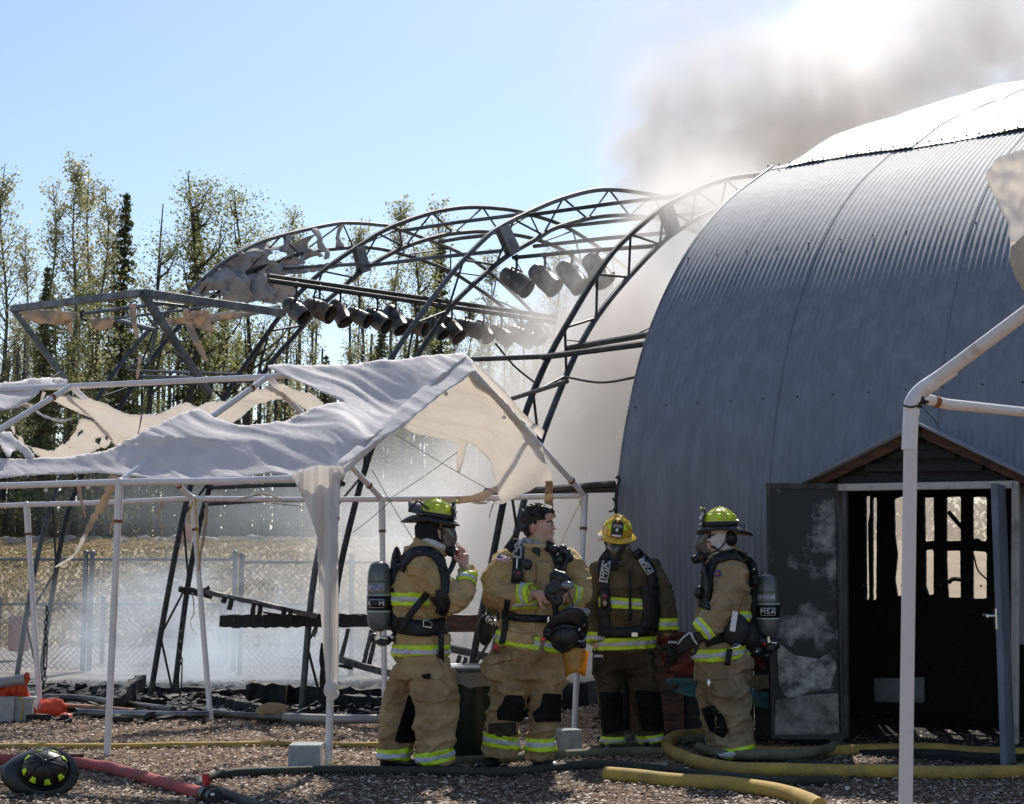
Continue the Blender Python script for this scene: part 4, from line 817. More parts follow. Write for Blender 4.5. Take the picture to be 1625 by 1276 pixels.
# ---------------------------------------------------------------- clutter between barn and firefighters
sheet('tarp_heap', [(1040, 1000), (1090, 1004), (1130, 1010), (1215, 1040), (1215, 1066), (1150, 1062), (1100, 1072), (1080, 1100), (1066, 1090), (1050, 1050)], lambda x, y: at(x, y, 12.0+.12*nz((x*.03, y*.05, 2))), mat('red_tarp', (.26, .045, .02), .6, .4, 6, 0, .4, 20, col2=(.03, .01, .008), lo=.45, hi=.6), None, cell=4, solid=.01)
tag(bpy.data.objects['tarp_heap'], 'scorched red orange sheet hanging low on the barn wall', 'sheet')
rough(at(1155, 1084, 12.2), at(1222, 1082, 12.0), .05, .11, mat('tan_board', (.20, .16, .11), .8, .3, 6), 6, .006, 'tan_board', 'sooty tan board behind the right firefighter', 'board')
o = sheet('teal_tarp', [(1055, 1078), (1085, 1076), (1150, 1080), (1220, 1100), (1220, 1125), (1180, 1118), (1140, 1112), (1090, 1104), (1064, 1094)], lambda x, y: at(x, y, 11.95+.08*nz((x*.04, y*.06, 4))), mat('teal_tarp_cloth', (.07, .17, .18), .6, .4, 4, 0, .4, 15), None, cell=4, solid=.01)
tag(o, 'grimy teal tarp crumpled against the barn base', 'tarp')
b = MB(); b.tube([at(1217, 1012, 11.7), at(1219, 1172, 11.7)], .012, 6); b.build('door_pole', M_railm) if False else None
hk = thing('wall_hook', 'black iron hook bracket high on the barn corner', 'hook', at(980, 790, 12.7))
b = MB(); b.tube(bez([at(978, 756, 12.7), at(983, 762, 12.7), at(978, 780, 12.7), at(977, 815, 12.7)], 4), .02, 6, flat=.5); b.build('bracket', M_burnt, hk)
b = MB(); b.tube(bez([at(972, 790, 12.65), at(977, 800, 12.65), at(973, 810, 12.65), at(966, 812, 12.65)], 4), .008, 6); b.build('hook_tip', M_burnt, hk)

# ---------------------------------------------------------------- trees
def tree_proto(kind, seed):
    rs = random.Random(seed); T_ = MB(); Lf = []; H = 15.0
    def leafs(c, n, sp, s0=.085):
        for _ in range(n):
            p = c+Vector((rs.gauss(0, sp), rs.gauss(0, sp), rs.gauss(0, sp*.8))); a = Vector((rs.gauss(0, 1), rs.gauss(0, 1), rs.gauss(0, 1))).normalized(); u = a.orthogonal().normalized(); v = a.cross(u); s = s0*rs.uniform(.6, 1.4)
            Lf.append((p-u*s, p-v*s*.7, p+u*s, p+v*s*.7))
    if kind == 'spruce':
        T_.tube([(0, 0, 0), (0.03, 0, H*.5), (0, 0, H)], [.14, .09, .015], 6)
        z = H*.12
        while z < H*.985:
            R_ = 1.5*(1-z/H)**.8+.10; n = 6
            for k in range(n):
                a = rs.uniform(0, 6.28); r = R_*rs.uniform(.6, 1.1); e = Vector((math.cos(a)*r, math.sin(a)*r, z-.25*r+rs.uniform(-.1, .1))); s = Vector((0, 0, z))
                T_.tube([s, e], [.025, .006], 3, cap=False)
                for q in range(int(4+r*9)): leafs(s.lerp(e, (q+1)/(4+r*9)), 3, .07, .075)
            z += H*.018
    elif kind == 'aspen':
        pts = [Vector((.25*math.sin(i*.9+seed)*i/10, .2*math.cos(i*1.1)*i/10, H*i/10)) for i in range(11)]
        T_.tube(pts, [.12*(1-i/10.5)+.01 for i in range(11)], 6)
        for k in range(46):
            u = rs.uniform(.22, .97); i = int(u*10); s = pts[i].lerp(pts[min(10, i+1)], u*10-i); a = rs.uniform(0, 6.28); l = (1-u)*2.6+.45; l *= rs.uniform(.6, 1.1)
            e = s+Vector((math.cos(a)*l*.55, math.sin(a)*l*.55, l*.95)); m_ = s.lerp(e, .5)+Vector((math.cos(a)*.1, math.sin(a)*.1, -.08))
            T_.tube([s, m_, e], [.028, .018, .006], 4, cap=False)
            for q in range(6): 
                c = s.lerp(e, .25+.15*q); leafs(c, rs.randint(4, 10), .16, .06)
                if q % 2: f = c+Vector((rs.uniform(-.4, .4), rs.uniform(-.4, .4), rs.uniform(.1, .45))); T_.tube([c, f], .006, 3, cap=False); leafs(f, 6, .12, .06)
    elif kind == 'branchy':
        pts = [Vector((.5*math.sin(i*.5+seed), .3*math.cos(i*.7), H*.92*i/10)) for i in range(11)]; pts = [p-Vector((pts[0].x, pts[0].y, 0)) for p in pts]
        T_.tube(pts, [.16*(1-i/11)+.01 for i in range(11)], 6)
        for k in range(13):
            u = rs.uniform(.42, .93); i = int(u*10); s = pts[i].lerp(pts[i+1], u*10-i); a = rs.uniform(0, 6.28); l = (1.05-u)*5*rs.uniform(.7, 1.1)
            m_ = s+Vector((math.cos(a)*l*.45, math.sin(a)*l*.45, l*.35)); e = m_+Vector((math.cos(a)*l*.25, math.sin(a)*l*.25, l*.55)); T_.tube(bez([s, m_, e], 3), [.06, .055, .045, .04, .03, .02, .012], 5, cap=False)
            for q in range(9):
                c = s.lerp(m_, q/5) if q < 5 else m_.lerp(e, (q-4)/4); f = c+Vector((rs.gauss(0, .5), rs.gauss(0, .5), rs.uniform(.1, .8))); T_.tube([c, f], .01, 3, cap=False)
                leafs(f, 20, .26, .055); leafs(c.lerp(f, .5), 10, .25, .052)
    else:   # bushy lower tree
        pts = [Vector((.1*math.sin(i), .1*math.cos(i), H*i/10)) for i in range(11)]; T_.tube(pts, [.13*(1-i/11)+.012 for i in range(11)], 6)
        for k in range(60):
            u = rs.uniform(.05, .98); s = Vector((0, 0, H*u)); a = rs.uniform(0, 6.28); l = (1-u)*2.6+.5; e = s+Vector((math.cos(a)*l, math.sin(a)*l, l*.45)); T_.tube([s, e], [.03, .008], 3, cap=False)
            for q in range(6): leafs(s.lerp(e, .3+.14*q), 15, .3, .062)
    V = [v for q in Lf for v in q]; Lb = MB(); Lb.add(V, [(4*i, 4*i+1, 4*i+2, 4*i+3) for i in range(len(Lf))])
    return T_, Lb
M_bark = mat('aspen_bark', (.13, .12, .10), .9, .4, 4, 0, 0); M_bark2 = mat('dark_bark', (.05, .045, .04), .9, .3, 4, 0, 0)
LM = {'aspen': mat('young_leaves', (.32, .31, .13), .4, .3, 1.5, 0, 0, col2=(.52, .48, .27), trans=.5), 'branchy': mat('spring_leaves', (.26, .27, .09), .4, .3, 1.2, 0, 0, col2=(.44, .42, .18), trans=.5),
      'spruce': mat('spruce_needles', (.07, .09, .035), .6, .3, 1.2, 0, 0, col2=(.18, .19, .06), trans=.3), 'bushy': mat('woodland_leaves', (.20, .22, .07), .45, .3, .8, 0, 0, col2=(.40, .39, .15), trans=.5)}
PR = {}
def tree(kind, var, px, ytop, Y, label, rot=0, wide=1.0):
    zg = gz((px-812.5)*Y/F, Y) if Y < 1000 else 0
    tp = at(px, ytop, Y); h = tp.z-zg; s = h/15.0*(1.08 if kind == 'branchy' else 1)
    key = (kind, var)
    if key not in PR:
        r = thing('spruce_tree' if kind == 'spruce' else 'deciduous_tree', label, 'tree'); T_, Lb = tree_proto(kind, var*17+3)
        t = T_.build('trunk', M_bark2 if kind != 'aspen' else M_bark, r); c = Lb.build('crown', LM[kind], r, smooth=False); PR[key] = (t.data, c.data)
        kids = [t, c]
    else:
        r = thing('spruce_tree' if kind == 'spruce' else 'deciduous_tree', label, 'tree')
        for nm, me in zip(('trunk', 'crown'), PR[key]):
            o = bpy.data.objects.new(nm, me); COL.objects.link(o); o.parent = r
    r.location = (tp.x, Y, zg-.1); r.scale = (s*wide, s*wide, s); r.rotation_euler = (0, 0, rot)
    return r
TL = [('aspen', 0, 14, 255, 50, 'thin tall bare topped aspen at the left edge'), ('aspen', 1, 85, 290, 52, 'slim aspen rising behind a dark young spruce near the left edge'), ('spruce', 0, 76, 415, 47, 'dark young spruce below the slim aspen at left'), ('aspen', 2, 125, 258, 52, 'tallest aspen of the left clump'), ('aspen', 0, 147, 266, 54, 'tall aspen just right of the tallest one'), ('aspen', 3, 166, 290, 50, 'leafy aspen on the right side of the left clump'), ('spruce', 1, 201, 300, 50, 'slender spire of a spruce between aspens'), ('aspen', 1, 184, 335, 56, 'faint aspen left of the slender spruce'), ('branchy', 0, 245, 312, 48, 'forked broadleaf tree left of the open crowned one'), ('branchy', 1, 278, 268, 49, 'open crowned broadleaf tree, largest crown above the left header frame'), ('spruce', 0, 312, 322, 52, 'dark spruce spire behind the open crowned trees'), ('branchy', 2, 378, 295, 50, 'airy broadleaf tree left of the cloth hung arch'), ('branchy', 0, 345, 345, 56, 'smaller broadleaf behind the airy tree'), ('aspen', 3, 462, 328, 58, 'single wispy aspen top over the cloth hung arch'), ('aspen', 0, 575, 340, 60, 'aspen top showing left of the second arch crown'), ('aspen', 2, 628, 322, 60, 'aspen with leafy spire behind the second arch'), ('aspen', 1, 692, 318, 62, 'tallest aspen behind the second arch'), ('branchy', 1, 640, 370, 52, 'broadleaf with dark trunk seen through the second arch'), ('spruce', 1, 700, 372, 56, 'grey green spruce seen through the third arch'), ('aspen', 3, 780, 400, 58, 'pale aspen seen between the light bars'), ('aspen', 0, 880, 380, 62, 'faint aspen top beside the smoke'), ('aspen', 2, -60, 300, 52, 'aspen beyond the left edge of view'), ('aspen', 1, 45, 360, 60, 'low wispy aspen right of the left edge tree')]
for i, (k, v, x, y, Y, lb) in enumerate(TL): tree(k, v, x, y, Y, lb, rot=i*1.7)
rt = random.Random(11)
for i in range(36):
    x = -160+i*31+rt.uniform(-9, 9); y = rt.uniform(470, 590)-(40 if x < 300 else 0); k = rt.choice(['aspen', 'bushy', 'aspen', 'spruce', 'branchy'])
    pl = ['beyond the left edge', 'behind the left end of the box beam frame', 'below the slim left aspens', 'behind the middle of the box beam frame', 'behind the cloth hung arch', 'behind the left stage lights', 'behind the middle stage lights', 'behind the right stage lights', 'deep in the smoke by the barn'][max(0, min(8, int((x+20)/110)+1))]
    kd = {'aspen': 'young thin aspen', 'bushy': 'bushy young tree', 'spruce': 'short dark spruce', 'branchy': 'low branching tree'}[k]
    r = tree(k, rt.randint(0, 2), x, y, rt.uniform(46, 66), kd+' in the wood '+pl, rot=rt.uniform(0, 6), wide=1.2)
    r['group'] = kd+'s in the wood '+pl
for i in range(9):
    x = 990+i*90; r = tree('bushy', i % 3, x, 560, 70, 'woodland tree hidden behind the barn, '+['first', 'second', 'third', 'fourth', 'fifth', 'sixth', 'seventh', 'eighth', 'last'][i]+' from the left', rot=i); r['group'] = 'trees behind the barn'
# dark mass of trunks and undergrowth behind
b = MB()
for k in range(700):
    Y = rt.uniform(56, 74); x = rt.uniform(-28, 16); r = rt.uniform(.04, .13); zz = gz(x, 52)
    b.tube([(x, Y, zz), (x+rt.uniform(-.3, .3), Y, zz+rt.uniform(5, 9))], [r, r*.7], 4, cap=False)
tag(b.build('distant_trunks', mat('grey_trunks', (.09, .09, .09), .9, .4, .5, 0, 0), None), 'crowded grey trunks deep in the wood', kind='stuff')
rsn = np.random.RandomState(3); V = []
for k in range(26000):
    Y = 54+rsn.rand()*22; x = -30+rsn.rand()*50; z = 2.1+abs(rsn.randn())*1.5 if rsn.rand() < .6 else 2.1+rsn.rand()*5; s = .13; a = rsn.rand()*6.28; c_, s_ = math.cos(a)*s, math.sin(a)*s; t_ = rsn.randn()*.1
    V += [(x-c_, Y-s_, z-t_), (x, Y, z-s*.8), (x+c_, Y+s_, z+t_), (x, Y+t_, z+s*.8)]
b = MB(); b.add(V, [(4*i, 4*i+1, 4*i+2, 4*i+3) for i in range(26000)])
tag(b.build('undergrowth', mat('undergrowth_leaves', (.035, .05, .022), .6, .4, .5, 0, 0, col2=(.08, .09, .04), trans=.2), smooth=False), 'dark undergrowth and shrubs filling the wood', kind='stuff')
b = MB()
for k in range(300):
    x = rt.uniform(-18, 3); y = rt.uniform(38, 42); s = rt.uniform(.04, .16); b.ell((x, y, gz(x, y)+s*.2), (s*1.3, s, s*.7), 6, 4, jit=.2)
tag(b.build('rocks', mat('bank_stones', (.34, .29, .25), .9, .3, 4), smooth=False), 'row of stones along the top of the grass bank', kind='stuff')
sg = thing('red_sign', 'faded red board standing at the edge of the wood', 'sign', at(300, 860, 40)); sheet('board', [(286, 832), (304, 828), (304, 866), (284, 866)], lambda x, y: at(x, y, 38), mat('faded_red', (.42, .15, .12), .8, .1), sg, cell=8, solid=.05)
sg2 = thing('red_sign', 'faint red panel on the far fence at left behind smoke', 'sign', at(30, 1000, 24)); sheet('board', [(14, 980), (46, 976), (46, 1034), (14, 1034)], lambda x, y: at(x, y, 23), MATS['faded_red'], sg2, cell=10, solid=.05)
# ---------------------------------------------------------------- people
M_gear = mat('turnout_tan', (.42, .27, .12), .9, .25, 4, 0, .5, 160, col2=(.60, .42, .21), lo=.35, hi=.7, spec=.2, fold=9, dirt=(.06, .04, .024))
M_gear2 = mat('turnout_shaded', (.075, .055, .03), .9, .3, 5, 0, .5, 160, col2=(.16, .12, .065), lo=.35, hi=.7, spec=.2, fold=9, dirt=(.06, .04, .024))  # darker copy of the tan coat, barn shade put into the colour
M_trs = mat('turnout_trousers', (.27, .165, .08), .9, .3, 3.2, 0, .5, 160, col2=(.52, .36, .185), lo=.35, hi=.65, spec=.2, fold=9, dirt=(.06, .04, .024))
M_trs2 = mat('shaded_sooty_trousers', (.035, .028, .018), .9, .3, 3.2, 0, .5, 160, col2=(.12, .088, .05), lo=.42, hi=.66, spec=.2, fold=9, dirt=(.06, .04, .024))  # barn shade put into the trouser colour; also used for a soot stain
M_trs4 = mat('mid_trousers', (.18, .13, .075), .9, .3, 3.2, 0, .5, 160, col2=(.34, .25, .15), lo=.35, hi=.6, spec=.2, fold=9, dirt=(.06, .04, .024))  # mid tone between the other two trouser colours
M_soot = mat('soot_patch', (.010, .009, .008), .9, .3, 6, 0, .4, 100, spec=.2)
M_boot = mat('boot_rubber', (.012, .012, .012), .4, .3, 10, 0, .2)
M_skin = mat('skin', (.50, .27, .20), .5, .12, 12, 0, .12, 90, col2=(.62, .36, .27))
M_hair = mat('dark_hair', (.022, .014, .010), .5, .4, 60, 0, .6, 200)
M_hood = mat('white_hood', (.62, .58, .54), .85, .12, 14, 0, .5, 60)
M_blackhood = mat('black_hood', (.010, .010, .011), .9, .2, 14, 0, .3, 60)
M_lens = mat('visor', (.10, .09, .085), .12, .5, 5, 0, 0, coat=.6)
M_hy_ = mat('lime_helmet', (.55, .56, .035), .32, .25, 7, 0, .05, 40, col2=(.68, .66, .06), coat=.3)
M_hyy = mat('yellow_helmet', (.72, .42, .015), .3, .15, 7, 0, .05, 40, coat=.4)
M_hk = mat('black_helmet', (.012, .012, .012), .45, .3, 9, 0, .15)
M_under = mat('yellow_brim', (.75, .42, .03), .5, .1)
M_tank = mat('tank_grey', (.10, .11, .11), .35, .2, 8, 0, .05, coat=.4)
M_tankb = mat('tank_band', (.008, .009, .012), .35, .2)
M_amber = mat('amber_visor', (.75, .40, .06), .15, .15, 6, 0, 0, trans=.6, coat=.5)
M_leather = mat('glove_leather', (.020, .016, .013), .7, .3, 20, 0, .4)
DG = bpy.context.evaluated_depsgraph_get
def body(name, lofts, blobs, m, par, vox=.010, smooth=8, fold=.010, fsc=9.0, seed=0, hems=(), stretch=(1, 1, 1.7)):
    """one continuous surface grown over tapered limbs, then creased like cloth"""
    b = MB()
    for L in lofts:
        N = len(L); V = []; n = 18
        for i, (p, rx, rd) in enumerate(L):
            t = (L[min(i+1, N-1)][0]-L[max(i-1, 0)][0]).normalized(); dpt = Vector((0, 1, 0)); dpt = dpt-t*dpt.dot(t)
            if dpt.length < .2: dpt = Vector((0, 0, 1)); dpt = dpt-t*dpt.dot(t)
            dpt.normalize(); sd_ = t.cross(dpt)
            for k in range(n): a = 2*math.pi*k/n; V.append(p+sd_*(rx*math.cos(a))+dpt*(rd*math.sin(a)))
        Fc = [(i*n+k, i*n+(k+1) % n, (i+1)*n+(k+1) % n, (i+1)*n+k) for i in range(N-1) for k in range(n)]+[tuple(reversed(range(n))), tuple((N-1)*n+k for k in range(n))]
        b.add(V, Fc)
        for p, rx, rd in L[:-1]: b.ell(p, (min(rx, rd)*.96,)*3, 12, 8)
    for c, r in blobs: b.ell(c, r, 16, 10)
    o = b.build(name+'_base', m, None, smooth=False)
    q = o.modifiers.new('r', 'REMESH'); q.mode = 'VOXEL'; q.voxel_size = vox
    q = o.modifiers.new('s', 'SMOOTH'); q.iterations = smooth; q.factor = .5
    me = bpy.data.meshes.new_from_object(o.evaluated_get(DG())); bpy.data.objects.remove(o)
    if fold:
        co = np.empty(len(me.vertices)*3); me.vertices.foreach_get('co', co); no = np.empty(len(me.vertices)*3); me.vertices.foreach_get('normal', no); co = co.reshape(-1, 3); no = no.reshape(-1, 3); S = Vector((seed*3.3, seed*1.3, 0))
        for i in range(len(co)):
            p = Vector((co[i][0]*stretch[0], co[i][1]*stretch[1], co[i][2]*stretch[2])); w_ = noise.noise(p*3+S)*.35
            r1 = 1-abs(noise.noise(p*fsc*.5+S+Vector((w_, w_, w_))))*2.6; h = (max(r1, -.3)**3 if r1 > 0 else r1*.6)*1.0+noise.noise(p*fsc*1.5+S)*.45+(1-abs(noise.noise(p*fsc*1.1-S))*3)*.25-.25
            co[i] += no[i]*(h*fold)
        me.vertices.foreach_set('co', co.ravel())
    me.materials.clear(); me.materials.append(m); me.polygons.foreach_set('use_smooth', [True]*len(me.polygons)); me.update()
    o = bpy.data.objects.new(name, me); COL.objects.link(o); setpar(o, par); o.name = name
    return o
def bvh(o):
    me = o.data; return BVHTree.FromPolygons([v.co.copy() for v in me.vertices], [tuple(p.vertices) for p in me.polygons])
def band(src, name, m, par, p, axis, lo, hi, R, off=.004, cuts=()):
    """strip of trim that wraps the garment between two planes"""
    axis = Vector(axis).normalized(); bm = bmesh.new(); bm.from_mesh(src.data)
    kill = [f for f in bm.faces if (f.calc_center_median()-p).length > R+.06 or not (lo-.03 < (f.calc_center_median()-p).dot(axis) < hi+.03)]
    bmesh.ops.delete(bm, geom=kill, context='FACES')
    for co, no in ((p+axis*hi, axis), (p+axis*lo, -axis)):
        bmesh.ops.bisect_plane(bm, geom=bm.verts[:]+bm.edges[:]+bm.faces[:], plane_co=co, plane_no=no, clear_outer=True)
    for co, no in cuts:
        bmesh.ops.bisect_plane(bm, geom=bm.verts[:]+bm.edges[:]+bm.faces[:], plane_co=Vector(co), plane_no=Vector(no), clear_outer=True)
    kill = [f for f in bm.faces if (f.calc_center_median()-p).length > R]
    bmesh.ops.delete(bm, geom=kill, context='FACES')
    bm.normal_update(); vs = [(v, v.normal.copy()) for v in bm.verts]
    for v, n_ in vs: v.co += n_*off
    me = bpy.data.meshes.new(name); bm.to_mesh(me); bm.free(); me.materials.append(m); me.polygons.foreach_set('use_smooth', [True]*len(me.polygons))
    o = bpy.data.objects.new(name, me); COL.objects.link(o); setpar(o, par); q = o.modifiers.new('s', 'SOLIDIFY'); q.thickness = .002; q.offset = 1
    return o
def trim(src, par, p, axis, w_, R, cuts=()):
    """lime, silver, lime reflective trim"""
    a = band(src, 'reflective_trim', M_lime, par, p, axis, -w_/2, w_/2, R, .004, cuts)
    band(src, 'silver_stripe', M_silver, a, p, axis, -w_*.17, w_*.17, R, .007, cuts)
def decal(name, poly, tree_, m, par, Yd, off=.006, cell=2.0, solid=.003, holes=()):
    """piece laid on the garment where it is seen"""
    last = [Yd]
    def f(x, y):
        d = ray(x, y).normalized(); h = tree_.ray_cast(CAM, d)
        if h[0] is not None and abs(h[0].y-Yd) < .5: last[0] = h[0].y; return h[0]-d*off
        return at(x, y, last[0]-off)
    return sheet(name, poly, f, m, par, cell=cell, solid=solid, holes=holes)
def strap(name, pts, w_, tree_, m, par, Yd, off=.012, solid=.006):
    """webbing laid over the garment along a line"""
    P = [(v.x, v.y) for v in bez([(x, y, 0) for x, y in pts], 6)]; L = []; Rr = []
    for i, (x, y) in enumerate(P):
        a = P[max(i-1, 0)]; c = P[min(i+1, len(P)-1)]; dx, dy = c[0]-a[0], c[1]-a[1]; l = math.hypot(dx, dy) or 1; L.append((x-dy/l*w_/2, y+dx/l*w_/2)); Rr.append((x+dy/l*w_/2, y-dx/l*w_/2))
    last = [Yd]; V = []
    for a, c in zip(L, Rr):
        for q in (a, ((a[0]+c[0])/2, (a[1]+c[1])/2), c):
            d = ray(*q).normalized(); h = tree_.ray_cast(CAM, d)
            if h[0] is not None and abs(h[0].y-Yd) < .5: last[0] = h[0].y; V.append(h[0]-d*off)
            else: V.append(at(q[0], q[1], last[0]-off))
    n = len(L); b = MB(); b.add(V, [(3*i+k, 3*i+k+1, 3*i+4+k, 3*i+3+k) for i in range(n-1) for k in (0, 1)]); return b.build(name, m, par, solid=solid)
def helmet(par, c, yaw, pitch, roll, m, s=1.0, badge=True, band_=True, patches=True, tagit=None, shield=None):
    """traditional long brimmed fire helmet; x forward, z up, c is the crown base centre"""
    R = (Matrix.Rotation(yaw, 3, 'Z') @ Matrix.Rotation(pitch, 3, 'Y') @ Matrix.Rotation(roll, 3, 'X'))
    w_ = lambda x, y, z: c+R @ (Vector((x, y, z))*s)
    b = MB(); V = []; n = 32; m_ = 10
    for i in range(m_+1):
        th = math.pi/2*i/m_
        for k in range(n):
            a = 2*math.pi*k/n; rx = .128*math.cos(th)**.8 if i < m_ else .002; ry = .105*math.cos(th)**.8 if i < m_ else .002
            ridge = 1+.035*max(0, math.cos(a*4))**6*math.cos(th); V.append(w_(rx*math.cos(a)*ridge, ry*math.sin(a)*ridge, .015+.135*math.sin(th)))
    b.add(V, [(i*n+k, i*n+(k+1) % n, (i+1)*n+(k+1) % n, (i+1)*n+k) for i in range(m_) for k in range(n)])
    sh = b.build('shell' if par is None or tagit else 'helmet', m, par)
    hp = par if tagit else sh
    if not tagit: sh['label'] = shield or 'fire helmet worn on the head'
    def brimf(u, v):
        a = 2*math.pi*u; cx, sx = math.cos(a), math.sin(a); back = max(0, -cx); front = max(0, cx)
        R1 = .126; R2 = .165+.075*back**1.5+.012*front; yy = .103+(.150-.103)*v
        r = R1+(R2-R1)*v; return w_(r*cx, yy*sx*(1+.05*back), .018-.022*v**1.5-.045*back*v*v-.006*front*v)
    g = MB(); g.grid(brimf, 40, 4); g.build('brim', [M_hk if m is M_hy_ or m is M_hk else m][0], hp, solid=.007*s)
    if m is M_hy_:
        g = MB(); g.grid(lambda u, v: brimf(u, .05+.88*v)+R @ Vector((0, 0, -.007*s)), 40, 3); g.build('brim_lining', M_under, hp)
    b = MB()
    for k in range(4):   # comb ridges
        a = math.pi/4*0+math.pi*k/4
        P = [w_(.131*math.cos(th)*math.cos(a), .108*math.cos(th)*math.sin(a), .018+.138*math.sin(th)) for th in [math.pi*j/16 for j in range(17)]]; b.tube(P, .005*s, 5)
    b.ell(w_(0, 0, .153), (.014*s,)*3, 8, 6); b.build('ridge', m, hp)
    if band_:
        def bf(u, v):
            a = 2*math.pi*u; return w_(.133*math.cos(a), .110*math.sin(a), .020+.034*v)
        g = MB(); g.grid(bf, 40, 1); g.build('band', M_hk, hp, solid=.004*s)
    pm = M_lime if m is not M_hyy else M_lime
    for k, aa in enumerate((35, 75, 115, 155, 205, 245, 285, 325) if patches else ()):
        a0 = math.radians(aa)
        def pf(u, v): 
            a = a0+(u-.5)*.34*(1-.35*v); th = .42+.34*v; return w_(.1325*math.cos(th)**.8*math.cos(a), .1095*math.cos(th)**.8*math.sin(a), .015+.139*math.sin(th))
        g = MB(); g.grid(pf, 4, 4); g.build('reflective_patch', pm, hp, solid=.002*s)
    if badge:   # leather front shield
        def sf(u, v):
            yy = (u-.5)*(.085 if v < .8 else .085*(1-(v-.8)*3.2)); return w_(.146-.03*v-(.25*yy*yy/.05), yy, .03+.125*v)
        g = MB(); g.grid(sf, 6, 8); bd = g.build('badge', M_hk, hp, solid=.005*s)
        g = MB(); g.grid(lambda u, v: sf(.1+.8*u, .04+.10*v)+R @ Vector((.006, 0, 0)), 4, 1); g.build('badge_tab', M_white, bd)
        g = MB(); g.ell(sf(.5, .42)+R @ Vector((.006, 0, 0)), (.013*s,)*3, 10, 6); g.build('badge_emblem', M_white, bd)
        for k, v in enumerate((.62, .72)):
            g = MB()
            for j in range(9):
                u = .14+.72*j/8; q = sf(u, v-.06*abs(u-.5)*2)+R @ Vector((.005, 0, 0)); g.box(q, (.004*s, .004*s, .007*s), yaw)
            g.build('badge_lettering', M_white, bd)
        g = MB(); g.ell(w_(.135, 0, .150), (.012*s, .02*s, .012*s), 8, 6); g.build('badge_holder', m, hp)
    return sh, w_, R
def tank(par, px, y0, y1, rpx, Y, lbl='MSA'):
    s = Y/F; r = rpx*s; top = at(px, y0, Y); bot = at(px, y1, Y); H = top.z-bot.z; V = []; n = 28
    pr = [(.02, 0), (.35*r, .0), (.75*r, .02), (.95*r, .055), (r, .09), (r, H-.11), (.96*r, H-.075), (.8*r, H-.03), (.5*r, H-.008), (.05*r, H)]
    b = MB(); V = [bot+Vector((q*math.cos(2*math.pi*k/n), q*math.sin(2*math.pi*k/n), z)) for q, z in pr for k in range(n)]
    b.add(V, [(i*n+k, i*n+(k+1) % n, (i+1)*n+(k+1) % n, (i+1)*n+k) for i in range(len(pr)-1) for k in range(n)]); t = b.build('air_tank', M_tank, par)
    def cyl(nm, za, zb, m, rr, a0=0, a1=360, p=t):
        q = MB(); q.grid(lambda u, v: bot+Vector((rr*math.cos(math.radians(a0+(a1-a0)*u)), rr*math.sin(math.radians(a0+(a1-a0)*u)), za+(zb-za)*v)), 30, 1); return q.build(nm, m, p, solid=.002)
    zz = lambda f_: H*f_
    cyl('label_band', zz(.30), zz(.50), M_tankb, r+.002); Mg = mat('pale_green_stripe', (.42, .55, .45), .4)
    cyl('stripe', zz(.505), zz(.525), Mg, r+.003); cyl('stripe', zz(.275), zz(.295), Mg, r+.003); cyl('stripe', zz(.70), zz(.715), mat('green_stripe', (.02, .12, .08), .4), r+.003)
    cyl('sticker', zz(.57), zz(.66), mat('sticker_white', (.5, .48, .45), .4, .4, 40, 0, 0, col2=(.12, .14, .3)), r+.003, 200, 300)
    cyl('plate', zz(.335), zz(.455), M_silver, r+.0035, 225, 300 if lbl else 250)
    cyl('plate_face', zz(.345), zz(.445), M_tankb, r+.005, 228, 297)
    # lettering wraps the cylinder
    Mx = lambda a, z: Matrix.Translation(bot+Vector(((r+.007)*math.cos(a), (r+.007)*math.sin(a), z))) @ Matrix.Rotation(a+math.pi/2, 4, 'Z') @ Matrix.Rotation(math.pi/2, 4, 'X')
    for k, ch in enumerate(lbl): text(ch, r*.58, Mx(math.radians(262-23+23*k) if lbl == 'MSA' else math.radians(225+60*k), zz(.395)), M_white, t)
    q = MB(); q.tube([bot+Vector((0, 0, .0)), bot-Vector((0, 0, .03))], .018, 8); q.tube([bot-Vector((0, 0, .03)), bot-Vector((0, 0, .06))], .03, 10); q.tube([bot+Vector((.02, -.02, -.045)), bot+Vector((.06, -.04, -.045))], .014, 8); q.build('valve', M_chrome, t)
    q = MB(); q.ell(bot+Vector((.03, 0, -.07)), (.055, .05, .03), 12, 8, jit=.08); q.build('valve_guard', M_rubber, t)
    return t
class Fig:
    def __init__(s, Y, label, px, py): s.Y = Y; s.k = Y/F; s.r = thing('person', label, 'person', (at(px, 900, Y).x, Y, 0))
    def P(s, x, y, d=0): return at(x, y, s.Y+d)
    def L(s, rows): return [(s.P(x, y, d), rx*s.k, rd*s.k) for x, y, d, rx, rd in rows]
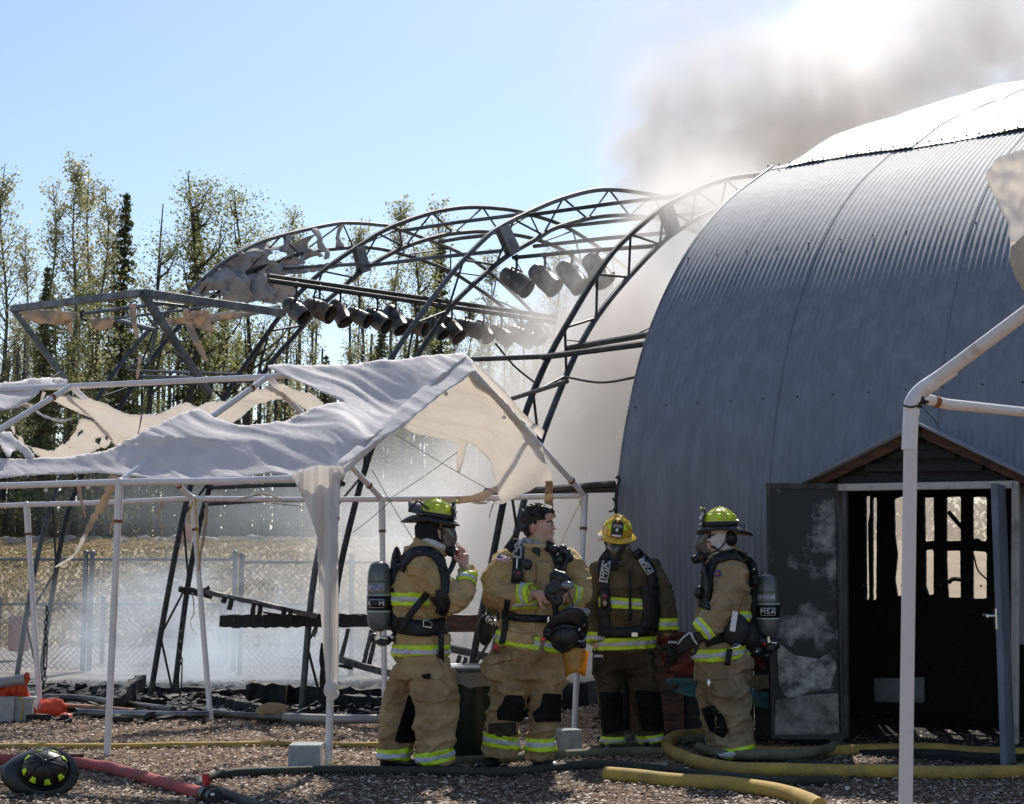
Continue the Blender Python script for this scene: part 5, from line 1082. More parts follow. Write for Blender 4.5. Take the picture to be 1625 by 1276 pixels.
def boot(f, x, y, d, fx, fy, ln=.29, lf=1):
    """rubber boot: heel at x,y, toe along (fx,fy)"""
    c = f.P(x, y, d); c.z = max(gz(c.x, c.y), 0); t = Vector((fx, fy, 0)).normalized(); s_ = Vector((-t.y, t.x, 0))
    V = []; n = 14; rows = [(-.08, .04, .0, .05), (-.09, .045, .03, .055), (0, .05, .0, .09)]
    b = MB()
    def g(u, v):
        x_ = -.09+ln*u; wd = .048+.008*math.sin(u*3.1)-.02*max(0, u-.85)*4; ht = (.13-.075*min(1, u*1.7))*(1-.6*max(0, u-.85)*5); ht = max(.02, ht)
        a = math.pi*2*v; yy = math.cos(a)*wd; zz = max(-.0, .5*ht*(1+math.sin(a)))
        return c+t*x_+s_*yy*(1 if u > .02 else .6)*(1 if u < .98 else .5)+Vector((0, 0, zz+.012))
    b.grid(g, 12, n); o = b.build('boot', M_boot, f.r)
    q = MB(); q.grid(lambda u, v: c+t*(-.095+(ln+.01)*u)+s_*((v-.5)*2*(.052+.008*math.sin(u*3.1)-.03*max(0, u-.8)*4))+Vector((0, 0, .008)), 10, 2); q.build('sole', M_rubber, o, solid=.02)
    q = MB(); q.tube([c+Vector((0, 0, .08)), c+Vector((0, 0, .28))], [.055, .06], 12); q.build('boot_shaft', M_boot, o)
def hand(palm, d, up, s=1.0, curl=.5, side=1, spread=.12):
    """palm centre, finger direction d, back of hand direction up -> tapered finger chains for the skin surface"""
    d = Vector(d).normalized(); up = Vector(up); up = (up-d*up.dot(d)).normalized(); sd_ = d.cross(up)*side
    L = [[(palm-d*.045*s, .026*s, .018*s), (palm, .036*s, .017*s), (palm+d*.035*s, .036*s, .015*s)]]
    for k, (o, ln) in enumerate(((-.027, .068), (-.009, .078), (.009, .073), (.027, .058))):
        p = palm+sd_*o*s+d*.035*s; q = d+sd_*(k-1.5)*spread; c = curl*(1+.12*k); pts = [p-d*.015]
        for j in range(3):
            q = (q-up*c*.55).normalized(); p = p+q*ln*s*(.45, .32, .25)[j]; pts.append(p.copy())
        L.append([(pts[i], .0088*s*(1-.1*i), .0088*s*(1-.1*i)) for i in range(4)])
    p = palm-sd_*.03*s-d*.02*s; L.append([(p, .013*s, .013*s), (p-sd_*.03*s+d*.02*s-up*.01, .011*s, .011*s), (p-sd_*.042*s+d*.048*s-up*.02, .009*s, .009*s)])
    return L
def glove(par, palm, d, up, s=1.15, side=1, curl=.7, name='glove'):
    o = body(name, hand(palm, d, up, s, curl, side), [], M_leather, par, vox=.0055, smooth=2, fold=.002, fsc=30); return o
def gauge_strap(f, tr, pts, w_, lab=True, txt='MSA', at_=None, rot=0):
    st = strap('shoulder_strap', pts, w_, tr, M_black, f.r, f.Y, .02, .012); return st
def label_on(f, tr, x0, y0, x1, y1, w_, txt, par):
    """printed webbing tab from (x0,y0) to (x1,y1) with block letters running along it"""
    t = strap('strap_label', [(x0, y0), ((x0+x1)/2, (y0+y1)/2), (x1, y1)], w_, tr, M_silver, par, f.Y, .036, .004)
    t2 = strap('strap_panel', [(x0*.85+x1*.15, y0*.85+y1*.15), ((x0+x1)/2, (y0+y1)/2), (x1*.9+x0*.1, y1*.9+y0*.1)], w_*.72, tr, M_tankb, t, f.Y, .041, .003)
    cx, cy = (x0+x1)/2, (y0+y1)/2; d = ray(cx, cy).normalized(); h = tr.ray_cast(CAM, d); p = (h[0] if h[0] is not None else f.P(cx, cy))-d*.052
    ang = math.atan2(-(y1-y0), x1-x0)+math.pi
    M = Matrix.Translation(p) @ Matrix.Rotation(math.pi/2, 4, 'X') @ Matrix.Rotation(ang, 4, 'Z'); text(txt, w_*f.k*.95, M, M_white, t)
def tube_on(f, name, pts, r, m, par, n=8):
    b = MB(); b.tube(bez([f.P(*p) for p in pts], 6), r, n); return b.build(name, m, par)
def blk(f, name, c, r, m, par, M=None, jit=.0):
    b = MB(); b.ell(f.P(*c), r, 16, 10, M, jit); return b.build(name, m, par)
def ring_neck(f, name, x, y, d, rx, rd, tz, m, par, tilt=0):
    b = MB(); c = f.P(x, y, d)
    P = [c+Vector((rx*f.k*math.cos(a), rd*f.k*math.sin(a), tilt*math.cos(a))) for a in [2*math.pi*k/24 for k in range(25)]]; b.tube(P, tz, 8, cap=False, flat=1.0); return b.build(name, m, par)
def trouser_mesh(f, hip, legs, m, seed, par): 
    return body('trousers', [f.L(hip)]+[f.L(l) for l in legs], [], m, par, .009, 3, .022, 9, seed)
def mask(f, c, yaw, pitch=0, s=1.0, par=None):
    """full face breathing mask looking along yaw"""
    R = Matrix.Rotation(yaw, 3, 'Z') @ Matrix.Rotation(pitch, 3, 'Y'); w_ = lambda x, y, z: c+R @ (Vector((x, y, z))*s)
    def lf(u, v):
        a = (u-.5)*2.7; z = -.075+.15*v; r = .080+.028*math.sin(math.pi*min(1, v*.9+.1)); return w_(r*math.cos(a)*(1-.12*abs(v-.5)), .072*math.sin(a)*(1.0-.35*(1-v)), z)
    g = MB(); g.grid(lf, 18, 10); o = g.build('face_mask', M_lens, par, solid=.003)
    g = MB(); P = [lf(0, k/10) for k in range(11)]+[lf(k/12, 1) for k in range(1, 12)]+[lf(1, 1-k/10) for k in range(11)]+[lf(1-k/12, 0) for k in range(1, 13)]; g.tube(P, .011*s, 7, cap=False); g.build('mask_rim', M_rubber, o)
    g = MB(); g.ell(w_(.075, 0, -.085), (.045*s, .045*s, .04*s), 14, 9); g.tube([w_(.07, 0, -.09), w_(.135, 0, -.105)], [.038*s, .030*s], 12); g.tube([w_(.09, -.03, -.085), w_(.10, -.06, -.09)], .02*s, 10); g.tube([w_(.09, .03, -.085), w_(.10, .06, -.09)], .02*s, 10); g.build('regulator', M_rubber, o)
    g = MB(); g.tube([w_(.02, -.078, .05), w_(-.07, -.085, .07)], .007*s, 6); g.tube([w_(.02, -.075, -.03), w_(-.08, -.082, -.02)], .007*s, 6); g.tube([w_(.02, .078, .05), w_(-.07, .085, .07)], .007*s, 6); g.tube([w_(.02, .075, -.03), w_(-.08, .082, -.02)], .007*s, 6); g.build('mask_strap', M_rubber, o)
    return o, w_, R

# ---- P1: left firefighter, seen from his right side, adjusting the mask
f = Fig(10.5, 'firefighter in profile at left holding a raised hand to his breathing mask', 680, 1222)
neck = [(686, 880, 0, 20, 18), (690, 862, 0, 17, 16)]
skinL = [f.L([(672, 1040, 0, 26, 26), (672, 940, 0, 26, 34), (680, 885, 0, 18, 20), (692, 862, 0, 15, 15), (697, 845, 0, 17, 17)]), f.L([(700, 838, 0, 20, 17), (703, 852, 0, 19, 16), (708, 866, 0, 13, 12)]), f.L([(668, 897, -.2, 14, 14), (728, 948, -.22, 11, 11), (737, 906, -.12, 8, 8), (737, 894, -.1, 7, 6)]), f.L([(660, 1050, .06, 20, 20), (640, 1110, .1, 15, 15), (620, 1190, .08, 11, 11)]), f.L([(684, 1050, -.08, 20, 20), (688, 1115, -.1, 15, 15), (688, 1190, -.1, 11, 11)])]
hd = hand(f.P(735, 888, -.1), (-.05, 0, 1), (.85, -.5, 0), 1.12, .42, 1, .04)
body('body', skinL+hd, [], M_skin, f.r, .006, 2, 0)
coat = body('turnout_coat', [f.L([(684, 868, 0, 24, 22), (676, 880, 0, 30, 34), (668, 897, 0, 38, 47), (664, 925, 0, 42, 50), (664, 955, 0, 44, 50), (668, 985, 0, 40, 46), (668, 1008, 0, 40, 47), (669, 1038, 0, 43, 50)]), f.L([(668, 898, -.17, 27, 25), (690, 922, -.22, 25, 25), (722, 953, -.24, 24, 23), (736, 938, -.2, 19, 19), (742, 915, -.14, 15, 15), (741, 905, -.11, 14, 14)]), f.L([(672, 900, .17, 24, 24), (690, 940, .22, 20, 20), (700, 965, .15, 17, 17)]), f.L([(700, 1010, -.05, 12, 30), (703, 1030, -.05, 12, 28)])], [], M_gear, f.r, .008, 3, .019, 10, 1)
tr = bvh(coat)
trou = trouser_mesh(f, [(668, 1020, 0, 38, 42), (670, 1050, 0, 41, 46), (671, 1075, 0, 42, 46)], [[(656, 1070, .08, 32, 30), (642, 1110, .11, 32, 30), (630, 1160, .1, 29, 27), (624, 1205, .08, 27, 26)], [(684, 1070, -.08, 36, 32), (690, 1110, -.11, 35, 31), (692, 1130, -.11, 36, 31), (690, 1165, -.1, 32, 28), (690, 1210, -.1, 28, 27)]], M_trs, 2, f.r)
trim(coat, f.r, f.P(669, 1032), (0, .0, 1), .088, .35)
trim(coat, f.r, f.P(664, 950), (0, 0, 1), .088, .27, cuts=((f.P(690, 950), (.8, -.1, 0)),))
trim(coat, f.r, f.P(741, 921, -.16), (f.P(741, 905, -.11)-f.P(736, 945, -.2)), .07, .11)
trim(trou, f.r, f.P(624, 1197, .08), (-.05, 0, 1), .085, .2); trim(trou, f.r, f.P(690, 1200, -.1), (-.18, 0, 1), .085, .19)
band(trou, 'soot_stain', M_soot, f.r, f.P(652, 1130, .1), (0, 0, 1), -.2, .13, .24, .003, ((f.P(637, 1140), (-1, 0, .3)),))
tt = bvh(trou)
decal('cargo_pocket', [(655, 1075), (700, 1080), (716, 1095), (712, 1110), (690, 1116), (660, 1112)], tt, M_trs, f.r, f.Y, .02, 3, .012); decal('pocket_opening', [(668, 1071), (684, 1068), (682, 1078), (672, 1077)], tt, M_soot, f.r, f.Y, .03, 2)
boot(f, 624, 1222, .08, 1, -.15); boot(f, 692, 1224, -.1, 1, -.2)
tank(f.r, 601, 890, 1002, 18.5, 10.42, 'AM')
blk(f, 'backplate', (629, 935, 0), (.055, .12, .30), M_black, f.r); blk(f, 'harness_pad', (632, 985, 0), (.07, .13, .10), M_black, f.r)
b = MB()
for k, (x, y) in enumerate(((594, 1012), (612, 1016), (628, 1012), (640, 1004))): b.ell(f.P(x, y, -.03), (.045, .05, .035), 12, 8)
b.build('regulator_block', M_rubber, f.r)
blk(f, 'gauge_cap', (622, 1011, -.09), (.016, .016, .018), M_chrome, f.r); blk(f, 'gauge_cap', (604, 1012, -.09), (.008, .01, .01), M_chrome, f.r)
strap('shoulder_strap', [(634, 905), (645, 885), (662, 874), (684, 876), (700, 892), (706, 915), (706, 940)], 13, tr, M_black, f.r, f.Y, .022, .02)
strap('waist_belt', [(632, 992), (655, 996), (680, 997), (708, 992)], 26, tr, M_black, f.r, f.Y, .02, .014)
strap('strap', [(635, 1000), (655, 970), (678, 942)], 10, tr, M_black, f.r, f.Y, .03, .01)
strap('strap', [(700, 1000), (700, 1035), (702, 1065), (700, 1085)], 8, tr, M_black, f.r, f.Y, .04, .01)
strap('chest_strap', [(699, 935), (704, 955), (700, 975)], 16, tr, M_black, f.r, f.Y, .02, .02)
strap('elbow_flap', [(690, 945), (705, 965), (708, 950)], 14, tr, M_black, f.r, f.Y, -.0, .02)
b = MB(); q = [f.P(*p, -.27) for p in ((672, 985), (680, 985), (686, 990), (684, 996), (672, 994), (672, 985))]; b.tube(q, .004, 5); b.build('buckle', M_chrome, f.r)
ring_neck(f, 'collar', 683, 868, 0, 23, 21, .02, M_gear, f.r, -.05); ring_neck(f, 'hood_collar', 688, 862, 0, 19, 18, .025, M_hood, f.r, -.04)
body('hood', [f.L([(681, 832, 0, 23, 21), (683, 850, 0, 24, 22), (690, 868, 0, 17, 17)])], [(f.P(684, 838), (.105, .095, .10))], M_blackhood, f.r, .009, 3, .006, 14, 3)
mk, w_, R = mask(f, f.P(702, 852, 0), -.35, .12, 1.02, f.r)
tube_on(f, 'air_hose', [(716, 872, -.06), (721, 885, -.1), (717, 900, -.14), (708, 916, -.16), (700, 935, -.2)], .019, M_rubber, f.r)
blk(f, 'purge_knob', (729, 877, -.06), (.022, .022, .022), mat('red_knob', (.6, .03, .03), .4), f.r)
helmet(f.r, f.P(690, 826, 0), -.25, .16, 0, M_hy_, 1.02, shield='dirty lime yellow fire helmet with black brim')
b = MB(); b.grid(lambda u, v: f.P(648+24*u, 812-16*v+6*u, -.09+.06*v), 5, 4); b.build('goggles', M_lens, f.r, solid=.004); tube_on(f, 'goggle_strap', [(648, 812, -.1), (662, 796, -.1), (672, 802, -.1), (680, 808, -.1)], .008, M_rubber, f.r)

# ---- P2: bare headed firefighter facing the camera, head turned to his left
f = Fig(10.6, 'bare headed dark haired firefighter in tan gear holding a mask in his hands', 850, 1215)
hc = f.P(857, 832, 0)
skinL = [f.L([(850, 1030, 0, 40, 28), (852, 930, 0, 40, 26), (853, 880, 0, 26, 18), (855, 862, 0, 15, 15), (858, 848, 0, 15, 16)]), f.L([(806, 895, 0, 14, 14), (792, 940, -.02, 11, 11), (838, 943, -.23, 8, 8), (852, 943, -.27, 7, 7)]), f.L([(900, 895, 0, 14, 14), (920, 940, -.05, 11, 11), (906, 944, -.19, 8, 8), (897, 942, -.25, 7, 7)]), f.L([(822, 1040, 0, 20, 20), (806, 1120, -.02, 15, 15), (796, 1190, 0, 11, 11)]), f.L([(868, 1040, 0, 20, 20), (862, 1120, -.03, 15, 15), (855, 1190, 0, 11, 11)])]
k = f.k
hb = [(f.P(852, 829, 0), (.088, .080, .105)), (f.P(860, 838, -.01), (.078, .066, .095)), (f.P(866, 852, -.01), (.052, .050, .045)), (f.P(871, 856, -.01), (.030, .030, .022)), (f.P(871, 829, -.01), (.030, .05, .022)), (f.P(868, 820, -.01), (.045, .055, .05)),
      (f.P(879, 839, -.01), (.015, .013, .013)), (f.P(876.5, 834, -.01), (.013, .011, .026)), (f.P(877, 846, -.012), (.015, .022, .009)), (f.P(876, 850, -.012), (.014, .020, .009)), (f.P(872, 840, -.04), (.02, .018, .022)), (f.P(876, 858, -.01), (.018, .022, .016)),
      (f.P(846, 836, -.085), (.016, .012, .03))]
h1 = hand(f.P(863, 946, -.30), (1, -.1, -.22), (.15, -1, .25), 1.15, .28, -1, .05)
h2 = hand(f.P(888, 945, -.32), (-1, -.12, -.1), (.1, -1, .3), 1.1, .55, 1, .05)
body('body', skinL+h1+h2, hb, M_skin, f.r, .0052, 2, 0)
for dx in (0,):
    b = MB(); b.ell(f.P(874, 833, -.055), (.010, .008, .008), 10, 8); e_ = b.build('eye', mat('eye_white', (.6, .58, .56), .3), f.r); b = MB(); b.ell(f.P(875.4, 833, -.060), (.005, .005, .006), 8, 6); b.build('iris', M_tankb, e_)
    b = MB(); b.tube(bez([f.P(868, 828.5, -.064), f.P(873, 827, -.062), f.P(878, 828.5, -.05)], 4), .0045, 5); b.build('eyebrow', M_hair, f.r)
hair = body('hair', [], [(f.P(848, 823, 0), (.098, .092, .098)), (f.P(842, 833, .01), (.070, .085, .085)), (f.P(862, 811, 0), (.072, .068, .040)), (f.P(837, 828, .01), (.05, .06, .07))], M_hair, f.r, .006, 2, .0, 20, 4)
me = hair.data
bm = bmesh.new(); bm.from_mesh(me)   # trim the hair away from face and ear
def faceside(p):
    q = (p-hc); X_ = q.x/k; Z_ = -(q.z-0)/k
    if X_ > 15 and Z_ > -12: return True
    if X_ > -6 and Z_ > -6 and q.y < .06: return True
    if X_ > -18 and Z_ > 1 and q.y < .04: return True
    return Z_ > 20
bmesh.ops.delete(bm, geom=[v for v in bm.verts if faceside(v.co)], context='VERTS')
for v in bm.verts:
    n_ = v.normal; v.co += n_*(.010*noise.noise(v.co*55)+.012*noise.noise(v.co*25)+.004)
bm.to_mesh(me); bm.free(); hair.modifiers.new('s', 'SOLIDIFY').thickness = .012
rs = random.Random(4); b = MB()
for i in range(420):
    a = rs.uniform(0, 6.28); th = rs.uniform(.05, 1.35); n_ = Vector((math.sin(th)*math.cos(a), math.sin(th)*math.sin(a), math.cos(th))); p = f.P(849, 824, 0)+Vector((n_.x*.096, n_.y*.092, n_.z*.098))
    if faceside(p): continue
    q = p+n_*.012+Vector((rs.uniform(.0, .02), rs.uniform(-.012, .012), rs.uniform(-.01, .012))); b.tube([p, p.lerp(q, .5)+n_*.004, q], [.0035, .0028, .001], 4, cap=False)
o = b.build('hair_strands', M_hair, hair); o['kind'] = 'stuff'
coat = body('turnout_coat', [f.L([(852, 868, 0, 28, 22), (851, 880, 0, 46, 27), (850, 898, 0, 60, 34), (849, 925, 0, 60, 38), (848, 960, 0, 56, 37), (847, 985, 0, 54, 36), (846, 1005, 0, 56, 37), (844, 1030, 0, 60, 40)]), f.L([(806, 895, 0, 26, 26), (790, 920, .0, 26, 26), (788, 943, -.06, 25, 25), (806, 950, -.14, 22, 22), (826, 944, -.2, 18, 18), (844, 942, -.25, 16, 17)]), f.L([(897, 893, 0, 25, 25), (914, 915, 0, 23, 24), (921, 937, -.06, 21, 22), (914, 948, -.13, 19, 19), (902, 945, -.2, 16, 16), (897, 943, -.22, 15, 15)]), f.L([(815, 1000, -.12, 24, 14), (815, 1022, -.12, 26, 12)])], [], M_gear, f.r, .008, 3, .017, 10, 5)
tr = bvh(coat)
trou = trouser_mesh(f, [(844, 1015, 0, 52, 36), (843, 1045, 0, 56, 40), (842, 1075, 0, 56, 40)], [[(812, 1065, 0, 36, 34), (806, 1110, -.03, 29, 29), (798, 1150, -.02, 27, 27), (793, 1197, .02, 27, 26)], [(868, 1065, 0, 33, 34), (866, 1110, -.04, 25, 28), (861, 1150, -.02, 23, 25), (857, 1202, .0, 22, 23)], [(786, 1055, -.05, 20, 22), (788, 1078, -.05, 22, 22)]], M_trs, 6, f.r)
tt = bvh(trou)
trim(coat, f.r, f.P(844, 1018), (.16, 0, 1), .09, .36); trim(coat, f.r, f.P(848, 958), (0, 0, 1), .06, .28)
trim(coat, f.r, f.P(836, 942, -.23), f.P(846, 942, -.26)-f.P(818, 946, -.18), .085, .11); trim(coat, f.r, f.P(904, 946, -.18), f.P(897, 943, -.22)-f.P(914, 948, -.13), .07, .105)
trim(trou, f.r, f.P(795, 1174, .01), (.12, 0, 1), .088, .19); trim(trou, f.r, f.P(856, 1180, 0), (0, 0, 1), .088, .17)
for p_ in (((802, 1103), (832, 1104), (833, 1140), (826, 1146), (790, 1142), (788, 1128), (796, 1118)), ((862, 1100), (891, 1102), (890, 1145), (850, 1146), (844, 1132), (858, 1120))):
    decal('knee_patch', list(p_), tt, M_soot, f.r, f.Y, .008, 2.5, .004)
for y0 in (1150,): decal('soot_stain', [(776, 1148), (818, 1146), (820, 1166), (800, 1172), (774, 1164)], tt, M_trs2, f.r, f.Y, .006, 2.5, .002)
decal('pocket_flap', [(795, 1000), (846, 1008), (848, 1022), (832, 1022), (794, 1015)], tr, M_gear, f.r, f.Y, .012, 2.5, .01)
decal('cargo_flap', [(770, 1044), (808, 1032), (812, 1046), (776, 1056)], tt, M_trs, f.r, f.Y, .015, 2.5, .012)
decal('storm_flap', [(852, 893), (870, 890), (880, 908), (880, 950), (878, 985), (854, 985), (852, 940)], tr, M_gear, f.r, f.Y, .012, 3, .008)
decal('chest_pocket', [(832, 905), (850, 907), (850, 930), (832, 928)], tr, M_gear, f.r, f.Y, .012, 3, .008)
decal('throat_tab', [(845, 868), (857, 870), (857, 884), (851, 880), (845, 876)], tr, M_black, f.r, f.Y, .02, 1.5, .006)
# flag patch
fl = decal('flag_patch', [(790, 879), (809, 885), (807, 894), (786, 888)], tr, M_white, f.r, f.Y, .008, 1.5, .002)
Mfr = mat('flag_red', (.45, .05, .05), .7); Mfb = mat('flag_blue', (.06, .07, .22), .7)
for i in range(4):
    u0 = i*2.35; decal('flag_stripe', [(790-.9*u0/2.2, 879+u0), (809-.5*u0/2.2, 885+u0), (809-.5*u0/2.2, 886.3+u0), (790-.9*u0/2.2, 880.3+u0)], tr, Mfr, fl, f.Y, .011, 1.1, .001)
decal('flag_canton', [(790, 879), (797, 881), (796, 886), (788, 884)], tr, Mfb, fl, f.Y, .013, 1.2, .001)
ring_neck(f, 'collar', 851, 868, 0, 27, 22, .026, M_gear, f.r, 0); ring_neck(f, 'hood_collar', 852, 864, -.01, 19, 18, .022, mat('grey_hood', (.28, .29, .30), .9, .4, 30), f.r, -.03)
st = strap('shoulder_strap', [(806, 872), (818, 862), (824, 870), (822, 890), (820, 915), (818, 925)], 15, tr, M_black, f.r, f.Y, .02, .016)
label_on(f, tr, 825, 856, 820, 885, 13, 'MSA', st)
b = MB(); b.tube([f.P(821, 886, -.24), f.P(820, 902, -.24)], .005, 6); b.build('strap_cord', M_chrome, f.r)
g_ = blk(f, 'pressure_gauge', (822, 912, -.24), (.035, .025, .045), M_rubber, f.r); blk(f, 'red_button', (823, 909, -.268), (.010, .008, .010), MATS['red_knob'], g_)
blk(f, 'radio_microphone', (837, 896, -.24), (.034, .022, .04), M_rubber, f.r); tube_on(f, 'microphone_cord', [(828, 872, -.2), (831, 885, -.23), (836, 893, -.24)], .006, M_rubber, f.r)
strap('shoulder_strap', [(868, 866), (878, 870), (885, 885), (890, 905), (890, 925)], 15, tr, M_black, f.r, f.Y, .022, .018)
b = MB()
for x, y, r in ((893, 873, .035), (899, 878, .03), (903, 885, .03), (890, 888, .035), (887, 900, .03), (892, 908, .035), (880, 872, .03)): b.ell(f.P(x, y, -.17), (r, r, r*1.1), 12, 8, jit=.08)
b.tube(bez([f.P(892, 872, -.2), f.P(900, 880, -.2), f.P(898, 895, -.22), f.P(893, 905, -.22)], 5), .013, 7); b.build('regulator', M_rubber, f.r)
strap('waist_belt', [(796, 974), (820, 980), (850, 982), (874, 982)], 12, tr, M_black, f.r, f.Y, .018, .01); strap('strap', [(806, 952), (802, 975), (800, 1005), (796, 1022)], 9, tr, M_black, f.r, f.Y, .02, .008)
b = MB(); b.tube([f.P(871, 979, -.22), f.P(870, 988, -.22)], .01, 6); b.build('buckle', M_chrome, f.r)
blk(f, 'air_tank', (780, 957, .10), (.045, .06, .13), mat('tank_green', (.10, .13, .09), .4), f.r)
b = MB(); b.ell(f.P(778, 984, .02), (.035, .04, .035), 10, 8); b.ell(f.P(786, 988, .0), (.016, .02, .02), 10, 8); b.build('valve', M_chrome, f.r); blk(f, 'pouch', (770, 1000, .08), (.06, .06, .11), M_black, f.r)
blk(f, 'trouser_badge', (787, 1027, -.2), (.020, .008, .024), MATS['red_knob'], f.r)
boot(f, 782, 1217, .0, -.45, -.9, .30); boot(f, 858, 1214, .0, .5, -.85, .30)
# held things
hm = thing('breathing_mask', 'black breathing mask held in the bare headed firefighters hands', 'mask', f.P(885, 930, -.36))
b = MB()
def fuse(name, f, pts, d, m, par, vox=.009, jit=.004):
    return body(name, [], [(f.P(x, y, d), (r, r*.8, r)) for x, y, r in pts], m, par, vox, 5, jit*2, 22, 3)
pass
fuse('facepiece', f, ((881, 915, .045), (890, 917, .05), (897, 921, .045), (884, 928, .05), (893, 930, .05), (876, 936, .045), (872, 943, .04), (886, 940, .04), (883, 953, .045)), -.38, M_rubber, hm); b = MB(); b.ell(f.P(901, 929, -.44), (.045, .02, .028), 16, 10); b.build('lens', mat('clear_lens', (.16, .17, .18), .1, .2, coat=1), hm)
b = MB(); b.tube(bez([f.P(886, 940, -.38), f.P(881, 965, -.36), f.P(888, 985, -.33), f.P(884, 1000, -.3)], 5), .022, 8); b.tube(bez([f.P(902, 940, -.4), f.P(908, 958, -.4), f.P(914, 972, -.4)], 5), .006, 5); b.build('hose', M_rubber, hm)
hh = thing('fire_helmet', 'upturned black fire helmet with amber visor hanging from the bare headed firefighters hand', 'helmet', f.P(902, 1010, -.3))
helmet(hh, f.P(898, 1003, -.33), -1.2, math.pi*.80, .3, M_hk, .95, badge=False, tagit=True, patches=False)
b = MB()
pass
fuse('liner', f, ((876, 1004, .06), (888, 1010, .07), (905, 1012, .07), (919, 1004, .05), (921, 985, .045), (914, 975, .04), (908, 1028, .05), (922, 1022, .04), (868, 1010, .03)), -.33, M_black, hh); b = MB(); b.grid(lambda u, v: f.P(892+42*u-6*v*(u-.5)*2, 1034+40*v-6*math.sin(u*3.1), -.36-.06*math.sin(u*3.14)-.02*v), 8, 6); b.build('visor', M_amber, hh, solid=.006)
b = MB(); b.tube(bez([f.P(912, 990, -.4), f.P(920, 1000, -.41), f.P(905, 1012, -.41), f.P(925, 1018, -.4), f.P(932, 1008, -.4)], 5), .005, 5); b.ell(f.P(918, 1000, -.42), (.012, .01, .012), 8, 6); b.ell(f.P(925, 988, -.4), (.02, .01, .03), 8, 6); b.build('buckle', M_chrome, hh)
b = MB(); b.grid(lambda u, v: f.P(893+16*u, 966+24*v-8*u, -.3), 4, 3); b.ell(f.P(929, 972, -.32), (.035, .01, .028), 12, 8); b.build('clear_flap', mat('clear_lens', (.45, .47, .5)), hh, solid=.003)
b = MB(); b.box(f.P(862, 1014, -.40), (.03, .01, .02)); b.box(f.P(893, 1019, -.42), (.035, .01, .02)); b.build('red_tab', MATS['red_knob'], hh)

# ---- P3: yellow helmet, facing the camera, looking down
f = Fig(11.6, 'firefighter in yellow helmet and mask facing forward with arms hanging', 995, 1187)
skinL = [f.L([(992, 1030, 0, 36, 26), (990, 930, 0, 36, 24), (984, 890, 0, 16, 14), (980, 872, 0, 17, 17)]), f.L([(952, 910, 0, 12, 12), (945, 970, 0, 9, 9), (949, 1030, -.06, 7, 7)]), f.L([(1032, 910, 0, 12, 12), (1052, 970, 0, 9, 9), (1061, 1010, -.06, 7, 7)]), f.L([(972, 1040, 0, 18, 18), (970, 1110, 0, 13, 13), (973, 1165, 0, 10, 10)]), f.L([(1014, 1040, 0, 18, 18), (1025, 1110, 0, 13, 13), (1031, 1165, 0, 10, 10)])]
body('body', skinL, [(f.P(978, 862, 0), (.085, .09, .11))], M_skin, f.r, .008, 2, 0)
coat = body('turnout_coat', [f.L([(986, 882, 0, 20, 18), (988, 890, 0, 36, 24), (991, 902, 0, 50, 30), (993, 930, 0, 54, 34), (993, 965, 0, 50, 34), (992, 1000, 0, 50, 34), (991, 1032, 0, 50, 36)]), f.L([(951, 908, 0, 21, 22), (943, 940, 0, 19, 20), (941, 980, -.03, 17, 18), (946, 1018, -.07, 15, 15)]), f.L([(1030, 906, 0, 22, 23), (1047, 935, 0, 20, 20), (1057, 970, -.03, 17, 18), (1061, 1004, -.06, 14, 14)])], [], M_gear2, f.r, .009, 3, .018, 9, 7)
tr = bvh(coat)
trou = trouser_mesh(f, [(991, 1018, 0, 46, 32), (991, 1045, 0, 49, 34), (992, 1060, 0, 48, 34)], [[(966, 1058, 0, 25, 28), (967, 1100, 0, 20, 23), (970, 1140, 0, 18, 21), (972, 1178, 0, 18, 20)], [(1016, 1058, 0, 25, 28), (1024, 1100, 0, 20, 23), (1030, 1140, 0, 19, 21), (1034, 1176, 0, 19, 20)]], M_trs2, 8, f.r)
tt = bvh(trou)
trim(coat, f.r, f.P(991, 1020), (-.04, 0, 1), .088, .30); trim(coat, f.r, f.P(993, 957), (.06, 0, 1), .082, .24)
trim(coat, f.r, f.P(945, 1011, -.06), (.05, 0, 1), .085, .1); trim(coat, f.r, f.P(1060, 990, -.05), (0, 0, 1), .085, .1)
trim(trou, f.r, f.P(971, 1174, 0), (0, 0, 1), .06, .14); trim(trou, f.r, f.P(1033, 1172, 0), (-.1, 0, 1), .065, .14)
decal('knee_patch', [(951, 1098), (988, 1100), (990, 1160), (956, 1165)], tt, M_soot, f.r, f.Y, .008, 3, .004); decal('knee_patch', [(1008, 1095), (1048, 1098), (1054, 1160), (1020, 1160)], tt, M_soot, f.r, f.Y, .008, 3, .004)
glove(f.r, f.P(949, 1046, -.08), (0, -.1, -1), (-.3, -1, 0), 1.25, 1, .35); glove(f.r, f.P(1064, 1032, -.10), (.05, -.1, -1), (.3, -1, 0), 1.25, -1, .35)
for x, y in ((948, 1041), (1065, 1019)):
    b = MB(); b.box(f.P(x+2, y, -.17), (.065, .008, .018)); b.build('glove_label', M_silver, f.r)
boot(f, 972, 1187, 0, -.1, -1, .29); boot(f, 1034, 1185, 0, .15, -1, .29)
st = strap('shoulder_strap', [(968, 876), (958, 890), (957, 915), (960, 945), (962, 970)], 15, tr, M_black, f.r, f.Y, .022, .018); label_on(f, tr, 963, 888, 957, 924, 14, 'MSA', st)
st = strap('shoulder_strap', [(1008, 874), (1022, 888), (1032, 905), (1038, 935), (1040, 965)], 15, tr, M_black, f.r, f.Y, .022, .018); label_on(f, tr, 1018, 886, 1033, 910, 12, 'MSA', st)
